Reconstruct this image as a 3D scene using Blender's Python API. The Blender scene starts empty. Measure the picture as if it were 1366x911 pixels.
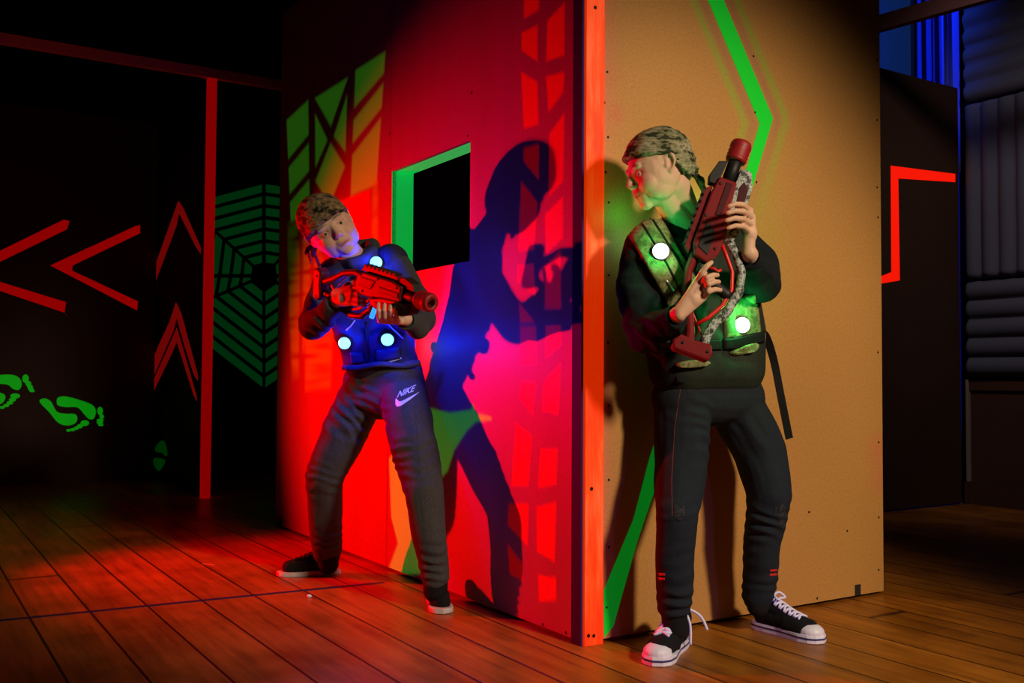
import bpy, bmesh, math, random
import numpy as np
from mathutils import Vector, Matrix, noise
from mathutils.bvhtree import BVHTree
random.seed(7); np.random.seed(7)
PI = math.pi
S = bpy.context.scene
COL = S.collection
# ------------------------------------------------------------------ camera
F, PITCH, ROLL, YAW, CH = 1320.9, .0355, .0058, .5633, .82
cd = bpy.data.cameras.new('camera'); cam = bpy.data.objects.new('camera', cd); COL.objects.link(cam)
cd.sensor_width = 36; cd.lens = F/1366*36; cd.clip_end = 100
cam.matrix_world = Matrix.Translation((0, 0, CH)) @ Matrix.Rotation(PI/2+PITCH, 4, 'X') @ Matrix.Rotation(ROLL, 4, 'Z')
S.camera = cam
def ray(px, py):
    du, dv = px-683, py-455.5; c, s = math.cos(ROLL), math.sin(ROLL)
    u = du*c+dv*s; v = -du*s+dv*c
    x = u/F; z = -v/F; c, s = math.cos(PITCH), math.sin(PITCH)
    return Vector((x, c-z*s, s+z*c))
O3 = Vector((0, 0, CH))
def P(px, py, Y):                     # point of the room at depth Y seen at a pixel
    d = ray(px, py); return O3+d*(Y/d.y)
# room axes: u along the tan side of the hut, v along its red side
U = Vector((math.cos(YAW), math.sin(YAW), 0)); V = Vector((-math.sin(YAW), math.cos(YAW), 0))
C0 = Vector((.2206, 3.0498, 0)); HH = 2.82; L1, L2 = 2.825, 1.423
def W(a, b, z=0.): return C0+U*a+V*b+Vector((0, 0, z))
def hit(px, py, p0, n):
    d = ray(px, py); return O3+d*((p0-O3).dot(n)/d.dot(n))
def on_a(px, py, a=0.): return hit(px, py, W(a, 0), U)        # plane a = const
def on_b(px, py, b=0.): return hit(px, py, W(0, b), V)
def ab(p): q = p-C0; return q.dot(U), q.dot(V), p.z
def PR(px, py, dist): return on_b(px, py, -dist)              # in front of the tan wall
ROT = Matrix.Rotation(YAW, 4, 'Z')
RW = Matrix.Translation(C0) @ ROT
# ------------------------------------------------------------------ tagging
def tag(o, label=None, cat=None, group=None, kind=None):
    if label: o['label'] = label
    if cat: o['category'] = cat
    if group: o['group'] = group
    if kind: o['kind'] = kind
    return o
def empty(name, loc, label, cat, group=None, rz=0):
    o = bpy.data.objects.new(name, None); COL.objects.link(o); o.location = loc; o.rotation_euler = (0, 0, rz)
    bpy.context.view_layer.update()
    return tag(o, label, cat, group)
def link(name, me, mat=None, parent=None, smooth=False):
    o = bpy.data.objects.new(name, me); COL.objects.link(o)
    if mat: me.materials.append(mat)
    if smooth: me.polygons.foreach_set('use_smooth', [True]*len(me.polygons))
    if parent:
        o.parent = parent
        bpy.context.view_layer.update()
        o.matrix_parent_inverse = parent.matrix_world.inverted()
    return o
# ------------------------------------------------------------------ materials
def mat(name, col, rough=.6, metal=0, emit=None, es=0, spec=.5, sheen=0):
    m = bpy.data.materials.new(name); m.use_nodes = True; b = m.node_tree.nodes['Principled BSDF']
    b.inputs['Base Color'].default_value = (*col, 1); b.inputs['Roughness'].default_value = rough
    b.inputs['Metallic'].default_value = metal; b.inputs['Specular IOR Level'].default_value = spec
    if emit: b.inputs['Emission Color'].default_value = (*emit, 1); b.inputs['Emission Strength'].default_value = es
    return m
def nd(m, t, **k):
    n = m.node_tree.nodes.new(t)
    for a, v in k.items():
        if a.startswith('i_'): n.inputs[a[2:].replace('_', ' ')].default_value = v
        else: setattr(n, a, v)
    return n
def lk(m, a, b): m.node_tree.links.new(a, b)
def bsdf(m): return m.node_tree.nodes['Principled BSDF']
def ramp(m, fac, stops, interp='LINEAR'):
    r = nd(m, 'ShaderNodeValToRGB'); e = r.color_ramp; e.interpolation = interp
    while len(e.elements) > 1: e.elements.remove(e.elements[-1])
    e.elements[0].position = stops[0][0]; e.elements[0].color = (*stops[0][1], 1)
    for p, c in stops[1:]:
        x = e.elements.new(p); x.color = (*c, 1)
    lk(m, fac, r.inputs[0]); return r
def coords(m, scale=(1, 1, 1), rot=(0, 0, 0)):
    t = nd(m, 'ShaderNodeTexCoord'); mp = nd(m, 'ShaderNodeMapping'); mp.inputs['Scale'].default_value = scale; mp.inputs['Rotation'].default_value = rot
    lk(m, t.outputs['Object'], mp.inputs['Vector']); return mp.outputs['Vector']
def noisetex(m, vec, scale, detail=4, rough=.6):
    n = nd(m, 'ShaderNodeTexNoise'); n.inputs['Scale'].default_value = scale; n.inputs['Detail'].default_value = detail; n.inputs['Roughness'].default_value = rough
    lk(m, vec, n.inputs['Vector']); return n
def bump(m, h, strength=.3, dist=.002):
    b = nd(m, 'ShaderNodeBump'); b.inputs['Strength'].default_value = strength; b.inputs['Distance'].default_value = dist
    lk(m, h, b.inputs['Height']); lk(m, b.outputs['Normal'], bsdf(m).inputs['Normal']); return b
def mixc(m, a, b, fac, mode='MULTIPLY'):
    x = nd(m, 'ShaderNodeMix', data_type='RGBA', blend_type=mode)
    for s, v in ((x.inputs[6], a), (x.inputs[7], b), (x.inputs[0], fac)):
        if isinstance(v, (int, float, tuple)): s.default_value = v
        else: lk(m, v, s)
    return x.outputs[2]
def vcol_mat(name, rough=.7, fluo=0., speck=0., bumpy=0., scale=120):
    m = mat(name, (1, 1, 1), rough); a = nd(m, 'ShaderNodeVertexColor', layer_name='Col'); c = a.outputs['Color']
    v = coords(m)
    if speck:
        n = noisetex(m, v, scale, 5, .7); r = ramp(m, n.outputs['Fac'], [(.3, (1-speck,)*3), (.55, (1, 1, 1)), (.75, (1+speck*.3,)*3)])
        c = mixc(m, c, r.outputs['Color'], 1.0)
    lk(m, c, bsdf(m).inputs['Base Color'])
    if fluo:
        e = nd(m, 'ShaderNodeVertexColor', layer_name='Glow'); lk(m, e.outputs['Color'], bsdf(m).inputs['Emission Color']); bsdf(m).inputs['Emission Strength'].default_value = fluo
    if bumpy:
        n = noisetex(m, v, scale*2, 3); bump(m, n.outputs['Fac'], bumpy, .002)
    return m
def fabric(name, col, var=.35, scale=400, rough=.9, bumps=.25, spec=.2):
    m = mat(name, col, rough, spec=spec); v = coords(m); n = noisetex(m, v, scale, 3, .7)
    r = ramp(m, n.outputs['Fac'], [(.35, tuple(c*(1-var) for c in col)), (.65, tuple(c*(1+var) for c in col))])
    lk(m, r.outputs['Color'], bsdf(m).inputs['Base Color']); bump(m, n.outputs['Fac'], bumps, .001); return m
def camo(name, cols, sc=(1, 1, 2.2), scale=42, rough=.85):
    m = mat(name, cols[0], rough, spec=.2); v = coords(m, sc)
    n = noisetex(m, v, scale, 2.5, .65); n2 = noisetex(m, v, scale*3.1, 1, .5)
    mx = nd(m, 'ShaderNodeMath', operation='MULTIPLY_ADD'); lk(m, n2.outputs['Fac'], mx.inputs[0]); mx.inputs[1].default_value = .35; lk(m, n.outputs['Fac'], mx.inputs[2])
    r = ramp(m, mx.outputs[0], [(0, cols[1]), (.60, cols[2]), (.67, cols[0]), (.745, cols[3]), (.80, cols[2])], 'CONSTANT')
    lk(m, r.outputs['Color'], bsdf(m).inputs['Base Color']); n3 = noisetex(m, v, 500, 2); bump(m, n3.outputs['Fac'], .2, .001); return m

M = {}
M['black_metal'] = mat('black metal', (.02, .02, .02), .5)
M['screw'] = mat('dark screw head', (.03, .02, .015), .5, .6)
M['red_paint0'] = mat('fluorescent red paint', (.85, .02, .01), .6, emit=(1, .0, .0), es=.13)
M['green_paint'] = mat('fluorescent green paint', (.05, .65, .06), .6, emit=(0, 1, .03), es=.05)
M['green_stripe'] = mat('green stripe paint', (.0, .72, .02), .6, emit=(0, 1, .05), es=.12)
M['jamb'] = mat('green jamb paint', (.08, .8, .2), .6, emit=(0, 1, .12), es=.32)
# fluorescent web paint
M['web'] = mat('web green paint', (.02, .5, .06), .7, emit=(0, 1, .15), es=.022)
_v = coords(M['web']); _n = noisetex(M['web'], _v, 3, 2)
lk(M['web'], ramp(M['web'], _n.outputs['Fac'], [(.3, (.005, .12, .015)), (.7, (.02, .40, .06))]).outputs['Color'], bsdf(M['web']).inputs['Base Color'])
def board(name, col, speck=.25, scale=170, rough=.75):
    m = mat(name, col, rough, spec=.3); v = coords(m); n = noisetex(m, v, scale, 5, .75); n2 = noisetex(m, v, 2.2, 3)
    r = ramp(m, n.outputs['Fac'], [(.32, tuple(c*(1-speck) for c in col)), (.5, col), (.7, tuple(c*(1+speck*.5) for c in col))])
    r2 = ramp(m, n2.outputs['Fac'], [(.3, (.85, .85, .85)), (.7, (1.1, 1.1, 1.1))])
    lk(m, mixc(m, r.outputs['Color'], r2.outputs['Color'], 1.0), bsdf(m).inputs['Base Color']); bump(m, n.outputs['Fac'], .15, .001); return m
M['dark_board'] = board('dark hardboard', (.055, .026, .018))
M['brown_board'] = board('brown hardboard', (.060, .026, .010))
M['navy_trim'] = board('navy painted trim', (.018, .012, .13), .2)
M['black'] = mat('black matte', (.006, .006, .007), .9)
# ------------------------------------------------------------------ mesh helpers
class MB:
    def __init__(s): s.v = []; s.f = []
    def add(s, vs, fs):
        o = len(s.v); s.v += [tuple(x) for x in vs]; s.f += [tuple(i+o for i in f) for f in fs]; return s
    def box(s, x0, x1, y0, y1, z0, z1, mtx=None):
        vs = [Vector((x, y, z)) for x in (x0, x1) for y in (y0, y1) for z in (z0, z1)]
        if mtx: vs = [mtx @ v for v in vs]
        return s.add(vs, [(0, 1, 3, 2), (4, 6, 7, 5), (0, 4, 5, 1), (2, 3, 7, 6), (0, 2, 6, 4), (1, 5, 7, 3)])
    def prism(s, pts, off):          # closed polygon (3-D points) extruded by a vector
        n = len(pts); a = [Vector(p) for p in pts]; b = [p+off for p in a]
        return s.add(a+b, [tuple(range(n))[::-1], tuple(range(n, 2*n))]+[(i, (i+1) % n, n+(i+1) % n, n+i) for i in range(n)])
    def tube(s, pts, r, seg=10, cap=True):
        pts = [Vector(p) for p in pts]; n = len(pts); rs = r if isinstance(r, (list, tuple)) else [r]*n; vs = []; up = None
        for i, p in enumerate(pts):
            t = (pts[min(i+1, n-1)]-pts[max(i-1, 0)]).normalized()
            if up is None: up = t.orthogonal().normalized()
            up = (up-t*up.dot(t)).normalized(); w = t.cross(up)
            for k in range(seg):
                a = 2*PI*k/seg; vs.append(p+(up*math.cos(a)+w*math.sin(a))*rs[i])
        fs = [(i*seg+k, i*seg+(k+1) % seg, (i+1)*seg+(k+1) % seg, (i+1)*seg+k) for i in range(n-1) for k in range(seg)]
        if cap: fs += [tuple(range(seg))[::-1], tuple(range((n-1)*seg, n*seg))]
        return s.add(vs, fs)
    def lathe(s, prof, p0, axis, seg=28):   # prof: (t along axis, radius)
        axis = Vector(axis).normalized(); up = axis.orthogonal().normalized(); w = axis.cross(up); vs = []
        for t, r in prof:
            for k in range(seg):
                a = 2*PI*k/seg; vs.append(Vector(p0)+axis*t+(up*math.cos(a)+w*math.sin(a))*max(r, 1e-5))
        n = len(prof)
        return s.add(vs, [(i*seg+k, i*seg+(k+1) % seg, (i+1)*seg+(k+1) % seg, (i+1)*seg+k) for i in range(n-1) for k in range(seg)])
    def mesh(s, name):
        me = bpy.data.meshes.new(name); me.from_pydata(s.v, [], s.f); me.update(); return me
    def build(s, name, m=None, parent=None, smooth=False, bevel=0, seg=2, recalc=True, mtx=None):
        me = s.mesh(name)
        if mtx: me.transform(mtx)
        if recalc or bevel:
            bm = bmesh.new(); bm.from_mesh(me); bmesh.ops.recalc_face_normals(bm, faces=bm.faces)
            bm.to_mesh(me); bm.free()
        o = link(name, me, m, parent, smooth)
        if bevel:
            md = o.modifiers.new('bevel', 'BEVEL'); md.width = bevel; md.segments = seg; md.limit_method = 'ANGLE'
        return o
def sphere_rings(nseg=18, nr=7):
    lat = [-PI/2+PI/2*i/nr for i in range(nr+1)]+[PI/2*i/nr for i in range(nr+1)]
    vs = []; half = []
    for j, l in enumerate(lat):
        for k in range(nseg):
            a = 2*PI*k/nseg; vs.append((math.cos(l)*math.cos(a), math.cos(l)*math.sin(a), math.sin(l))); half.append(0 if j <= nr else 1)
    n = len(lat)
    fs = [(i*nseg+k, i*nseg+(k+1) % nseg, (i+1)*nseg+(k+1) % nseg, (i+1)*nseg+k) for i in range(n-1) for k in range(nseg)]
    fs += [tuple(range(nseg))[::-1], tuple(range((n-1)*nseg, n*nseg))]
    return np.array(vs), np.array(half), fs
SV, SH, SF = sphere_rings()
class Blob:
    """overlapping round forms fused into one continuous skin"""
    def __init__(s): s.v = []; s.f = []; s.n = 0
    def _add(s, vs):
        s.v.append(vs); s.f += [tuple(i+s.n for i in f) for f in SF]; s.n += len(vs); return s
    def cap(s, p0, r0, p1, r1):
        p0 = Vector(p0); p1 = Vector(p1); d = p1-p0
        if d.length < 1e-6: return s.ell(p0, (r0, r0, r0))
        q = d.to_track_quat('Z', 'Y').to_matrix(); R = np.array(q)
        v = SV @ R.T
        r = np.where(SH == 0, r0, r1)[:, None]; c = np.where((SH == 0)[:, None], np.array(p0), np.array(p1))
        return s._add(v*r+c)
    def chain(s, pts, rs):
        for i in range(len(pts)-1): s.cap(pts[i], rs[i], pts[i+1], rs[i+1])
        return s
    def ell(s, c, r, m=None):
        v = SV*np.array(r)
        if m is not None: v = v @ np.array(m.to_3x3()).T
        return s._add(v+np.array(Vector(c)))
    def xf(s, sub, mtx):        # absorb a blob given in a local frame
        Mx = np.array(mtx)
        for v in sub.v: s._add(v @ Mx[:3, :3].T+Mx[:3, 3])
        return s
    def mesh(s, name, voxel, smooth=2):
        me = bpy.data.meshes.new(name+'_src'); me.from_pydata(np.concatenate(s.v).tolist(), [], s.f); me.update()
        o = bpy.data.objects.new('tmp', me); COL.objects.link(o)
        md = o.modifiers.new('r', 'REMESH'); md.mode = 'VOXEL'; md.voxel_size = voxel; md.adaptivity = 0
        dg = bpy.context.evaluated_depsgraph_get(); dg.update()
        out = bpy.data.meshes.new_from_object(o.evaluated_get(dg)); out.name = name
        bpy.data.objects.remove(o); bpy.data.meshes.remove(me)
        co = getco(out)
        if smooth: setco(out, lap(out, co, smooth))
        return out
def getco(me):
    a = np.empty(len(me.vertices)*3); me.vertices.foreach_get('co', a); return a.reshape(-1, 3)
def setco(me, a): me.vertices.foreach_set('co', a.ravel()); me.update()
def getno(me):
    a = np.empty(len(me.vertices)*3); me.vertices.foreach_get('normal', a); return a.reshape(-1, 3)
def lap(me, co, it, lam=.6):
    e = np.empty(len(me.edges)*2, dtype=np.int64); me.edges.foreach_get('vertices', e); e = e.reshape(-1, 2); n = len(co)
    cnt = np.bincount(e.ravel(), minlength=n)[:, None]
    for _ in range(it):
        s = np.stack([np.bincount(e[:, 0], co[e[:, 1], k], n)+np.bincount(e[:, 1], co[e[:, 0], k], n) for k in range(3)], 1)
        co = co+(s/np.maximum(cnt, 1)-co)*lam
    return co
def nz(co, freq, seed=0.):
    return np.array([noise.noise(Vector((x*freq[0]+seed, y*freq[1]+seed*1.7, z*freq[2]-seed))) for x, y, z in co])
def displace(me, d):
    co = getco(me); setco(me, co+getno(me)*d[:, None])
def setcol(me, name, arr):
    a = me.color_attributes.new(name, 'FLOAT_COLOR', 'POINT'); c = np.ones((len(me.vertices), 4)); c[:, :3] = arr; a.data.foreach_set('color', c.ravel())
def blend(col, new, w): return col*(1-w[:, None])+np.array(new)*w[:, None]
def gauss(co, p, r): return np.exp(-((co-np.array(p))**2).sum(1)/(r*r))
def creases(me, spots, base=.0015):
    """cloth folds: spots = (centre, radius, fold axis, spacing, depth)"""
    co = getco(me); d = base*nz(co, (14, 14, 9), 3.1)*2; msk = np.clip(.55+1.3*nz(co, (9, 9, 9), 8.8), 0, 1)
    for c, R, ax, lam, A in spots:
        w = gauss(co, c, R); idx = w > .02
        q = co[idx]-np.array(Vector(c)); t = q @ np.array(Vector(ax).normalized())
        ph = nz(q, (6, 6, 6), 1.3+lam*50)*7+nz(q, (16, 16, 16), 5.2)*1.6
        f = np.cos(2*PI*t/(lam*1.35)+ph); f = np.sign(f)*np.abs(f)**1.4
        d[idx] += A*w[idx]*f*.60*msk[idx]
    displace(me, d)
# signed distance to polygon (2-D), negative inside
def sdpoly(X, Y, poly):
    n = len(poly); d = np.full(X.shape, 1e9); ins = np.zeros(X.shape, bool)
    for i in range(n):
        x0, y0 = poly[i]; x1, y1 = poly[(i+1) % n]; ex, ey = x1-x0, y1-y0
        t = np.clip(((X-x0)*ex+(Y-y0)*ey)/(ex*ex+ey*ey+1e-12), 0, 1)
        d = np.minimum(d, (X-x0-t*ex)**2+(Y-y0-t*ey)**2)
        c = ((y0 > Y) != (y1 > Y)) & (X < (x1-x0)*(Y-y0)/((y1-y0) if abs(y1-y0) > 1e-12 else 1e-12)+x0); ins ^= c
    d = np.sqrt(d); return np.where(ins, -d, d)
def stepw(sd, soft): return np.clip(.5-sd/soft, 0, 1)
#PART2
def aim(o, t): o.rotation_euler = (Vector(t)-o.location).to_track_quat('-Z', 'Y').to_euler()
def spot(name, loc, tgt, energy, col, angle, blend_, r):
    l = bpy.data.lights.new(name, 'SPOT'); l.energy = energy; l.color = col; l.spot_size = math.radians(angle); l.spot_blend = blend_; l.shadow_soft_size = r
    o = bpy.data.objects.new(name, l); COL.objects.link(o); o.location = loc; aim(o, tgt); return o
def point(name, loc, energy, col, r):
    l = bpy.data.lights.new(name, 'POINT'); l.energy = energy; l.color = col; l.shadow_soft_size = r
    o = bpy.data.objects.new(name, l); COL.objects.link(o); o.location = loc; return o
# ================================================================== ROOM
def ground(px, py): return hit(px, py, Vector((0, 0, 0)), Vector((0, 0, 1)))
m = mat('floor planks', (.3, .15, .06), .38, spec=.35); v = coords(m)
sx = nd(m, 'ShaderNodeSeparateXYZ'); lk(m, v, sx.inputs[0])
PW = .188
d0 = nd(m, 'ShaderNodeMath', operation='DIVIDE'); lk(m, sx.outputs[0], d0.inputs[0]); d0.inputs[1].default_value = PW
o0 = nd(m, 'ShaderNodeMath', operation='ADD'); lk(m, d0.outputs[0], o0.inputs[0]); o0.inputs[1].default_value = .38+50
fr = nd(m, 'ShaderNodeMath', operation='FRACT'); lk(m, o0.outputs[0], fr.inputs[0])
fl = nd(m, 'ShaderNodeMath', operation='FLOOR'); lk(m, o0.outputs[0], fl.inputs[0])
wn = nd(m, 'ShaderNodeTexWhiteNoise', noise_dimensions='1D'); lk(m, fl.outputs[0], wn.inputs['W'])
# butt joints along each plank
by = nd(m, 'ShaderNodeMath', operation='MULTIPLY_ADD'); lk(m, wn.outputs['Value'], by.inputs[0]); by.inputs[1].default_value = 3.7; lk(m, sx.outputs[1], by.inputs[2])
bd = nd(m, 'ShaderNodeMath', operation='DIVIDE'); lk(m, by.outputs[0], bd.inputs[0]); bd.inputs[1].default_value = 5.3
bf = nd(m, 'ShaderNodeMath', operation='FRACT'); lk(m, bd.outputs[0], bf.inputs[0])
gap1 = ramp(m, fr.outputs[0], [(0, (0, 0, 0)), (.012, (0, 0, 0)), (.03, (1, 1, 1)), (.97, (1, 1, 1)), (.988, (0, 0, 0))])
gap2 = ramp(m, bf.outputs[0], [(0, (0, 0, 0)), (.0008, (1, 1, 1)), (.9992, (1, 1, 1)), (1, (0, 0, 0))])
gp = mixc(m, gap1.outputs['Color'], gap2.outputs['Color'], 1.0)
mp = nd(m, 'ShaderNodeCombineXYZ'); 
sh = nd(m, 'ShaderNodeMath', operation='MULTIPLY_ADD'); lk(m, wn.outputs['Value'], sh.inputs[0]); sh.inputs[1].default_value = 40; lk(m, sx.outputs[0], sh.inputs[2])
sy = nd(m, 'ShaderNodeMath', operation='MULTIPLY'); lk(m, sx.outputs[1], sy.inputs[0]); sy.inputs[1].default_value = .06
lk(m, sh.outputs[0], mp.inputs[0]); lk(m, sy.outputs[0], mp.inputs[1])
g1 = noisetex(m, mp.outputs[0], 28, 6, .65); g2 = noisetex(m, v, 3.0, 4, .6)
c1 = ramp(m, g1.outputs['Fac'], [(.3, (.20, .066, .006)), (.5, (.37, .130, .010)), (.72, (.50, .185, .016))])
c2 = ramp(m, wn.outputs['Value'], [(0, (.78, .74, .7)), (1, (1.15, 1.1, 1.05))])
c3 = ramp(m, g2.outputs['Fac'], [(.32, (.62, .58, .55)), (.6, (1.05, 1.05, 1.05))])
c = mixc(m, mixc(m, c1.outputs['Color'], c2.outputs['Color'], 1.), c3.outputs['Color'], 1.)
c = mixc(m, c, mixc(m, gp, (.06, .05, .05, 1), 1., 'ADD'), 1.)
lk(m, c, bsdf(m).inputs['Base Color'])
rr = ramp(m, g2.outputs['Fac'], [(.3, (.30,)*3), (.7, (.46,)*3)]); lk(m, rr.outputs['Color'], bsdf(m).inputs['Roughness'])
hh = mixc(m, gp, g1.outputs['Fac'], .12, 'MIX'); bump(m, hh, .5, .004)
M['floor'] = m
A_R, B_BACK = 2.05, 0
G1 = ground(1180, 685); G2 = ground(1275, 672); bscreen = (ab(G1)[1]+ab(G2)[1])/2; a_s0 = ab(on_b(1160, 500, bscreen))[0]; a_s1 = ab(on_b(1274, 500, bscreen))[0]
AM = a_s1+.02                       # plane of the padded side wall
BB = max(bscreen+1.5, 6.6)
def rbox(name, a0, a1, b0, b1, z0, z1, m, parent=None, bevel=0, kind=None):
    mb = MB(); mb.box(a0, a1, b0, b1, z0, z1); me = mb.mesh(name)
    bm = bmesh.new(); bm.from_mesh(me); bmesh.ops.recalc_face_normals(bm, faces=bm.faces); bm.to_mesh(me); bm.free()
    o = bpy.data.objects.new(name, me); COL.objects.link(o); me.materials.append(m); o.matrix_world = RW
    if parent:
        bpy.context.view_layer.update(); o.parent = parent; o.matrix_parent_inverse = parent.matrix_world.inverted()
    if bevel:
        md = o.modifiers.new('b', 'BEVEL'); md.width = bevel; md.segments = 2
    if kind: o['kind'] = kind
    return o
rbox('floor', -7, 8, -5, BB, -.1, 0, M['floor'], kind='structure')
M['wall_dark'] = board('dark wall paint', (.012, .012, .014)); M['wall_blue'] = board('blue grey wall paint', (.03, .05, .09))
rbox('ceiling', -7, 8, -5, BB, 4.6, 4.7, M['black'], kind='structure')
rbox('wall_back', -7, 8, BB, BB+.1, 0, 4.6, M['wall_blue'], kind='structure')
rbox('wall_left', -7.1, -7, -5, BB, 0, 4.6, M['wall_dark'], kind='structure')
rbox('wall_front', -7, AM+.35, -5.1, -5, 0, 4.6, M['wall_dark'], kind='structure')
rbox('wall_right', AM+.2, AM+.35, -5, bscreen+.1, 0, 4.6, M['wall_dark'], kind='structure'); BW2 = bscreen+1.25
rbox('wall_far_right', L2+1.0, 8, BW2, BW2+.1, 0, 4.6, M['wall_blue'], kind='structure')
def decal(name, pts, plane, val, m, parent, th=.0015, off=.0004, label=None):
    """thin coat of paint from an outline"""
    f = on_a if plane == 'a' else on_b; nrm = -U if plane == 'a' else -V
    q = [f(x, y, val)+nrm*off for x, y in pts]
    o = MB().prism(q, nrm*th).build(name, m, parent)
    return tag(o, label)
# ------------------------------------------------------------------ HUT
hut = empty('plywood_hut', W(.7, 1.4, 0), 'tall plywood hut with red-lit painted side and tan side meeting at a coral post', 'maze wall')
T = .018
def grid_panel(name, plane, s0, s1, z0, z1, step, hole, colf, m, parent, bulk_col):
    def lin(a, b, extra):
        n = int((b-a)/step)+1; x = np.linspace(a, b, n); return np.unique(np.concatenate([x, [e for e in extra if a < e < b]]).round(5))
    ex = (hole[0], hole[1]) if hole else (); ez = (hole[2], hole[3]) if hole else ()
    A = lin(s0, s1, ex); Z = lin(z0, z1, ez); X, Y = np.meshgrid(A, Z, indexing='ij'); n, k = X.shape
    z3 = np.zeros(X.size)
    loc = np.stack([z3, X.ravel(), Y.ravel()], 1) if plane == 'a' else np.stack([X.ravel(), z3, Y.ravel()], 1)
    idx = np.arange(n*k).reshape(n, k)
    q = np.stack([idx[:-1, :-1], idx[:-1, 1:], idx[1:, 1:], idx[1:, :-1]], -1)
    if hole:
        cx = (A[:-1]+A[1:])[:, None]/2; cz = (Z[:-1]+Z[1:])[None, :]/2
        keep = ~((cx > hole[0]) & (cx < hole[1]) & (cz > hole[2]) & (cz < hole[3])); q = q[keep]
    q = q.reshape(-1, 4)
    if plane == 'a': q = q[:, ::1]
    else: q = q[:, ::-1]
    mb = MB()
    def bx(u0, u1, w0, w1):
        if plane == 'a': mb.box(.0006, T, u0, u1, w0, w1)
        else: mb.box(u0, u1, .0006, T, w0, w1)
    if hole:
        bx(s0, hole[0], z0, z1); bx(hole[1], s1, z0, z1); bx(hole[0], hole[1], z0, hole[2]); bx(hole[0], hole[1], hole[3], z1)
    else: bx(s0, s1, z0, z1)
    N = len(loc); vs = np.concatenate([loc, np.array(mb.v)])
    me = bpy.data.meshes.new(name); me.from_pydata(vs.tolist(), [], q.tolist()+[tuple(i+N for i in f) for f in mb.f]); me.update()
    # outward side check
    nn = me.polygons[0].normal
    if (plane == 'a' and nn.x > 0) or (plane == 'b' and nn.y > 0): me.flip_normals()
    col, glow = colf(X.ravel(), Y.ravel())
    nb = len(mb.v)
    setcol(me, 'Col', np.concatenate([col, np.tile(bulk_col, (nb, 1))])); setcol(me, 'Glow', np.concatenate([glow, np.zeros((nb, 3))]))
    o = bpy.data.objects.new(name, me); COL.objects.link(o); me.materials.append(m); o.matrix_world = RW
    bpy.context.view_layer.update(); o.parent = parent; o.matrix_parent_inverse = parent.matrix_world.inverted()
    return o
def pa(pts, val=0.): return [ab(on_a(x, y, val))[1:] for x, y in pts]    # (b, z) of pixels on the red side
def pb(pts, val=0.): q = [ab(on_b(x, y, val)) for x, y in pts]; return [(a, z) for a, _, z in q]
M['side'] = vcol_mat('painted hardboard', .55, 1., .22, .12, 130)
cells = [[(698.7,-60),(719,-70),(719,13),(698.7,25)],[(695.5,44),(717,33),(717,82),(695.5,67.5)],[(694.8,95.5),(717,109),(718.5,166),(698.7,172)],
[(698.7,198),(719,192),(718.5,240),(698.7,215)],[(695.5,242),(717,270),(715,300),(712,333),(691,335)],
[(730,28),(753,3),(753,74),(728.4,82)],[(728,102),(753,95.5),(751.4,123),(731.7,150)],[(733,178),(753,150),(751,242),(731.7,262)],
[(690.5,354),(712,352),(713.6,393.6),(690.5,375.5)],[(692,403),(713.6,430),(694,431)],[(694,435),(715,435),(715,486),(694,487)],
[(727,286),(751,262),(751,318),(728,338)],[(727,356),(748,333),(748,412),(727,412)],[(728,435),(748,433),(748,461),(728,477.5)],[(725,510),(748,484),(745,553),(723.4,548)],
[(695.5,509),(715,510),(710,553),(692,530)],[(688,563.5),(709,581),(705,648),(682.5,648)],[(721,598.6),(744,598.6),(742,646),(717.6,651)],
[(679,672),(705,672),(703.6,728.5),(677,700)],[(716,676),(742,669),(740,750),(716,735.6)],[(677,725),(697,752),(697,775),(680,765)],[(717.6,767),(742,770),(742,802),(719,802)]]
redblocks = [[(452,268),(493,254),(493,336),(452,345)]]
# slanted shards and bars (a plain geometric stand-in)
def qd(s, t):    # unit square -> slanted field in the picture
    tl, tr, br, bl = (382,152), (514,69), (502,246), (388,296)
    x = (1-t)*((1-s)*tl[0]+s*tr[0])+t*((1-s)*bl[0]+s*br[0]); y = (1-t)*((1-s)*tl[1]+s*tr[1])+t*((1-s)*bl[1]+s*br[1]); return (x, y)
sh = [[(0,.06),(.22,0),(.22,.30),(0,.42)],[(0,.50),(.22,.38),(.22,.62),(0,.74)],[(0,.82),(.22,.70),(.22,1.),(0,1.)],
      [(.29,.02),(.62,.02),(.455,.34)],[(.29,.16),(.42,.44),(.29,.62)],[(.62,.16),(.62,.62),(.49,.44)],[(.29,.74),(.455,.48),(.62,.74),(.455,1.)],
      [(.70,0),(1,0),(1,.16),(.70,.30)],[(.70,.40),(1,.24),(1,.42),(.70,.58)],[(.70,.68),(1,.50),(1,1.),(.70,1.)]]
shards = [[qd(s, t) for s, t in p] for p in sh]
strips = [[(497,247),(503,243),(503,326),(497,330)],[(384,300),(396,296),(400,345),(398,500),(390,505),(386,420)],[(404,300),(414,300),(414,420),(404,470)],
          [(408,440),(444,440),(440,517),(408,519)],[(418,300),(430,295),(432,420),(420,440)]]
blade = [(519,612),(526,603),(545,575),(575,545),(600,551),(628,547),(631,539),(635,552),(655,556),(655,560),(634,563),(622,575),(606,600),(597,628),(586,640),(578,700),(562,765),(515,768),(531,725),(522,690)]
navyline = [(763,0),(782,0),(782,870),(763,870)]
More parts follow.
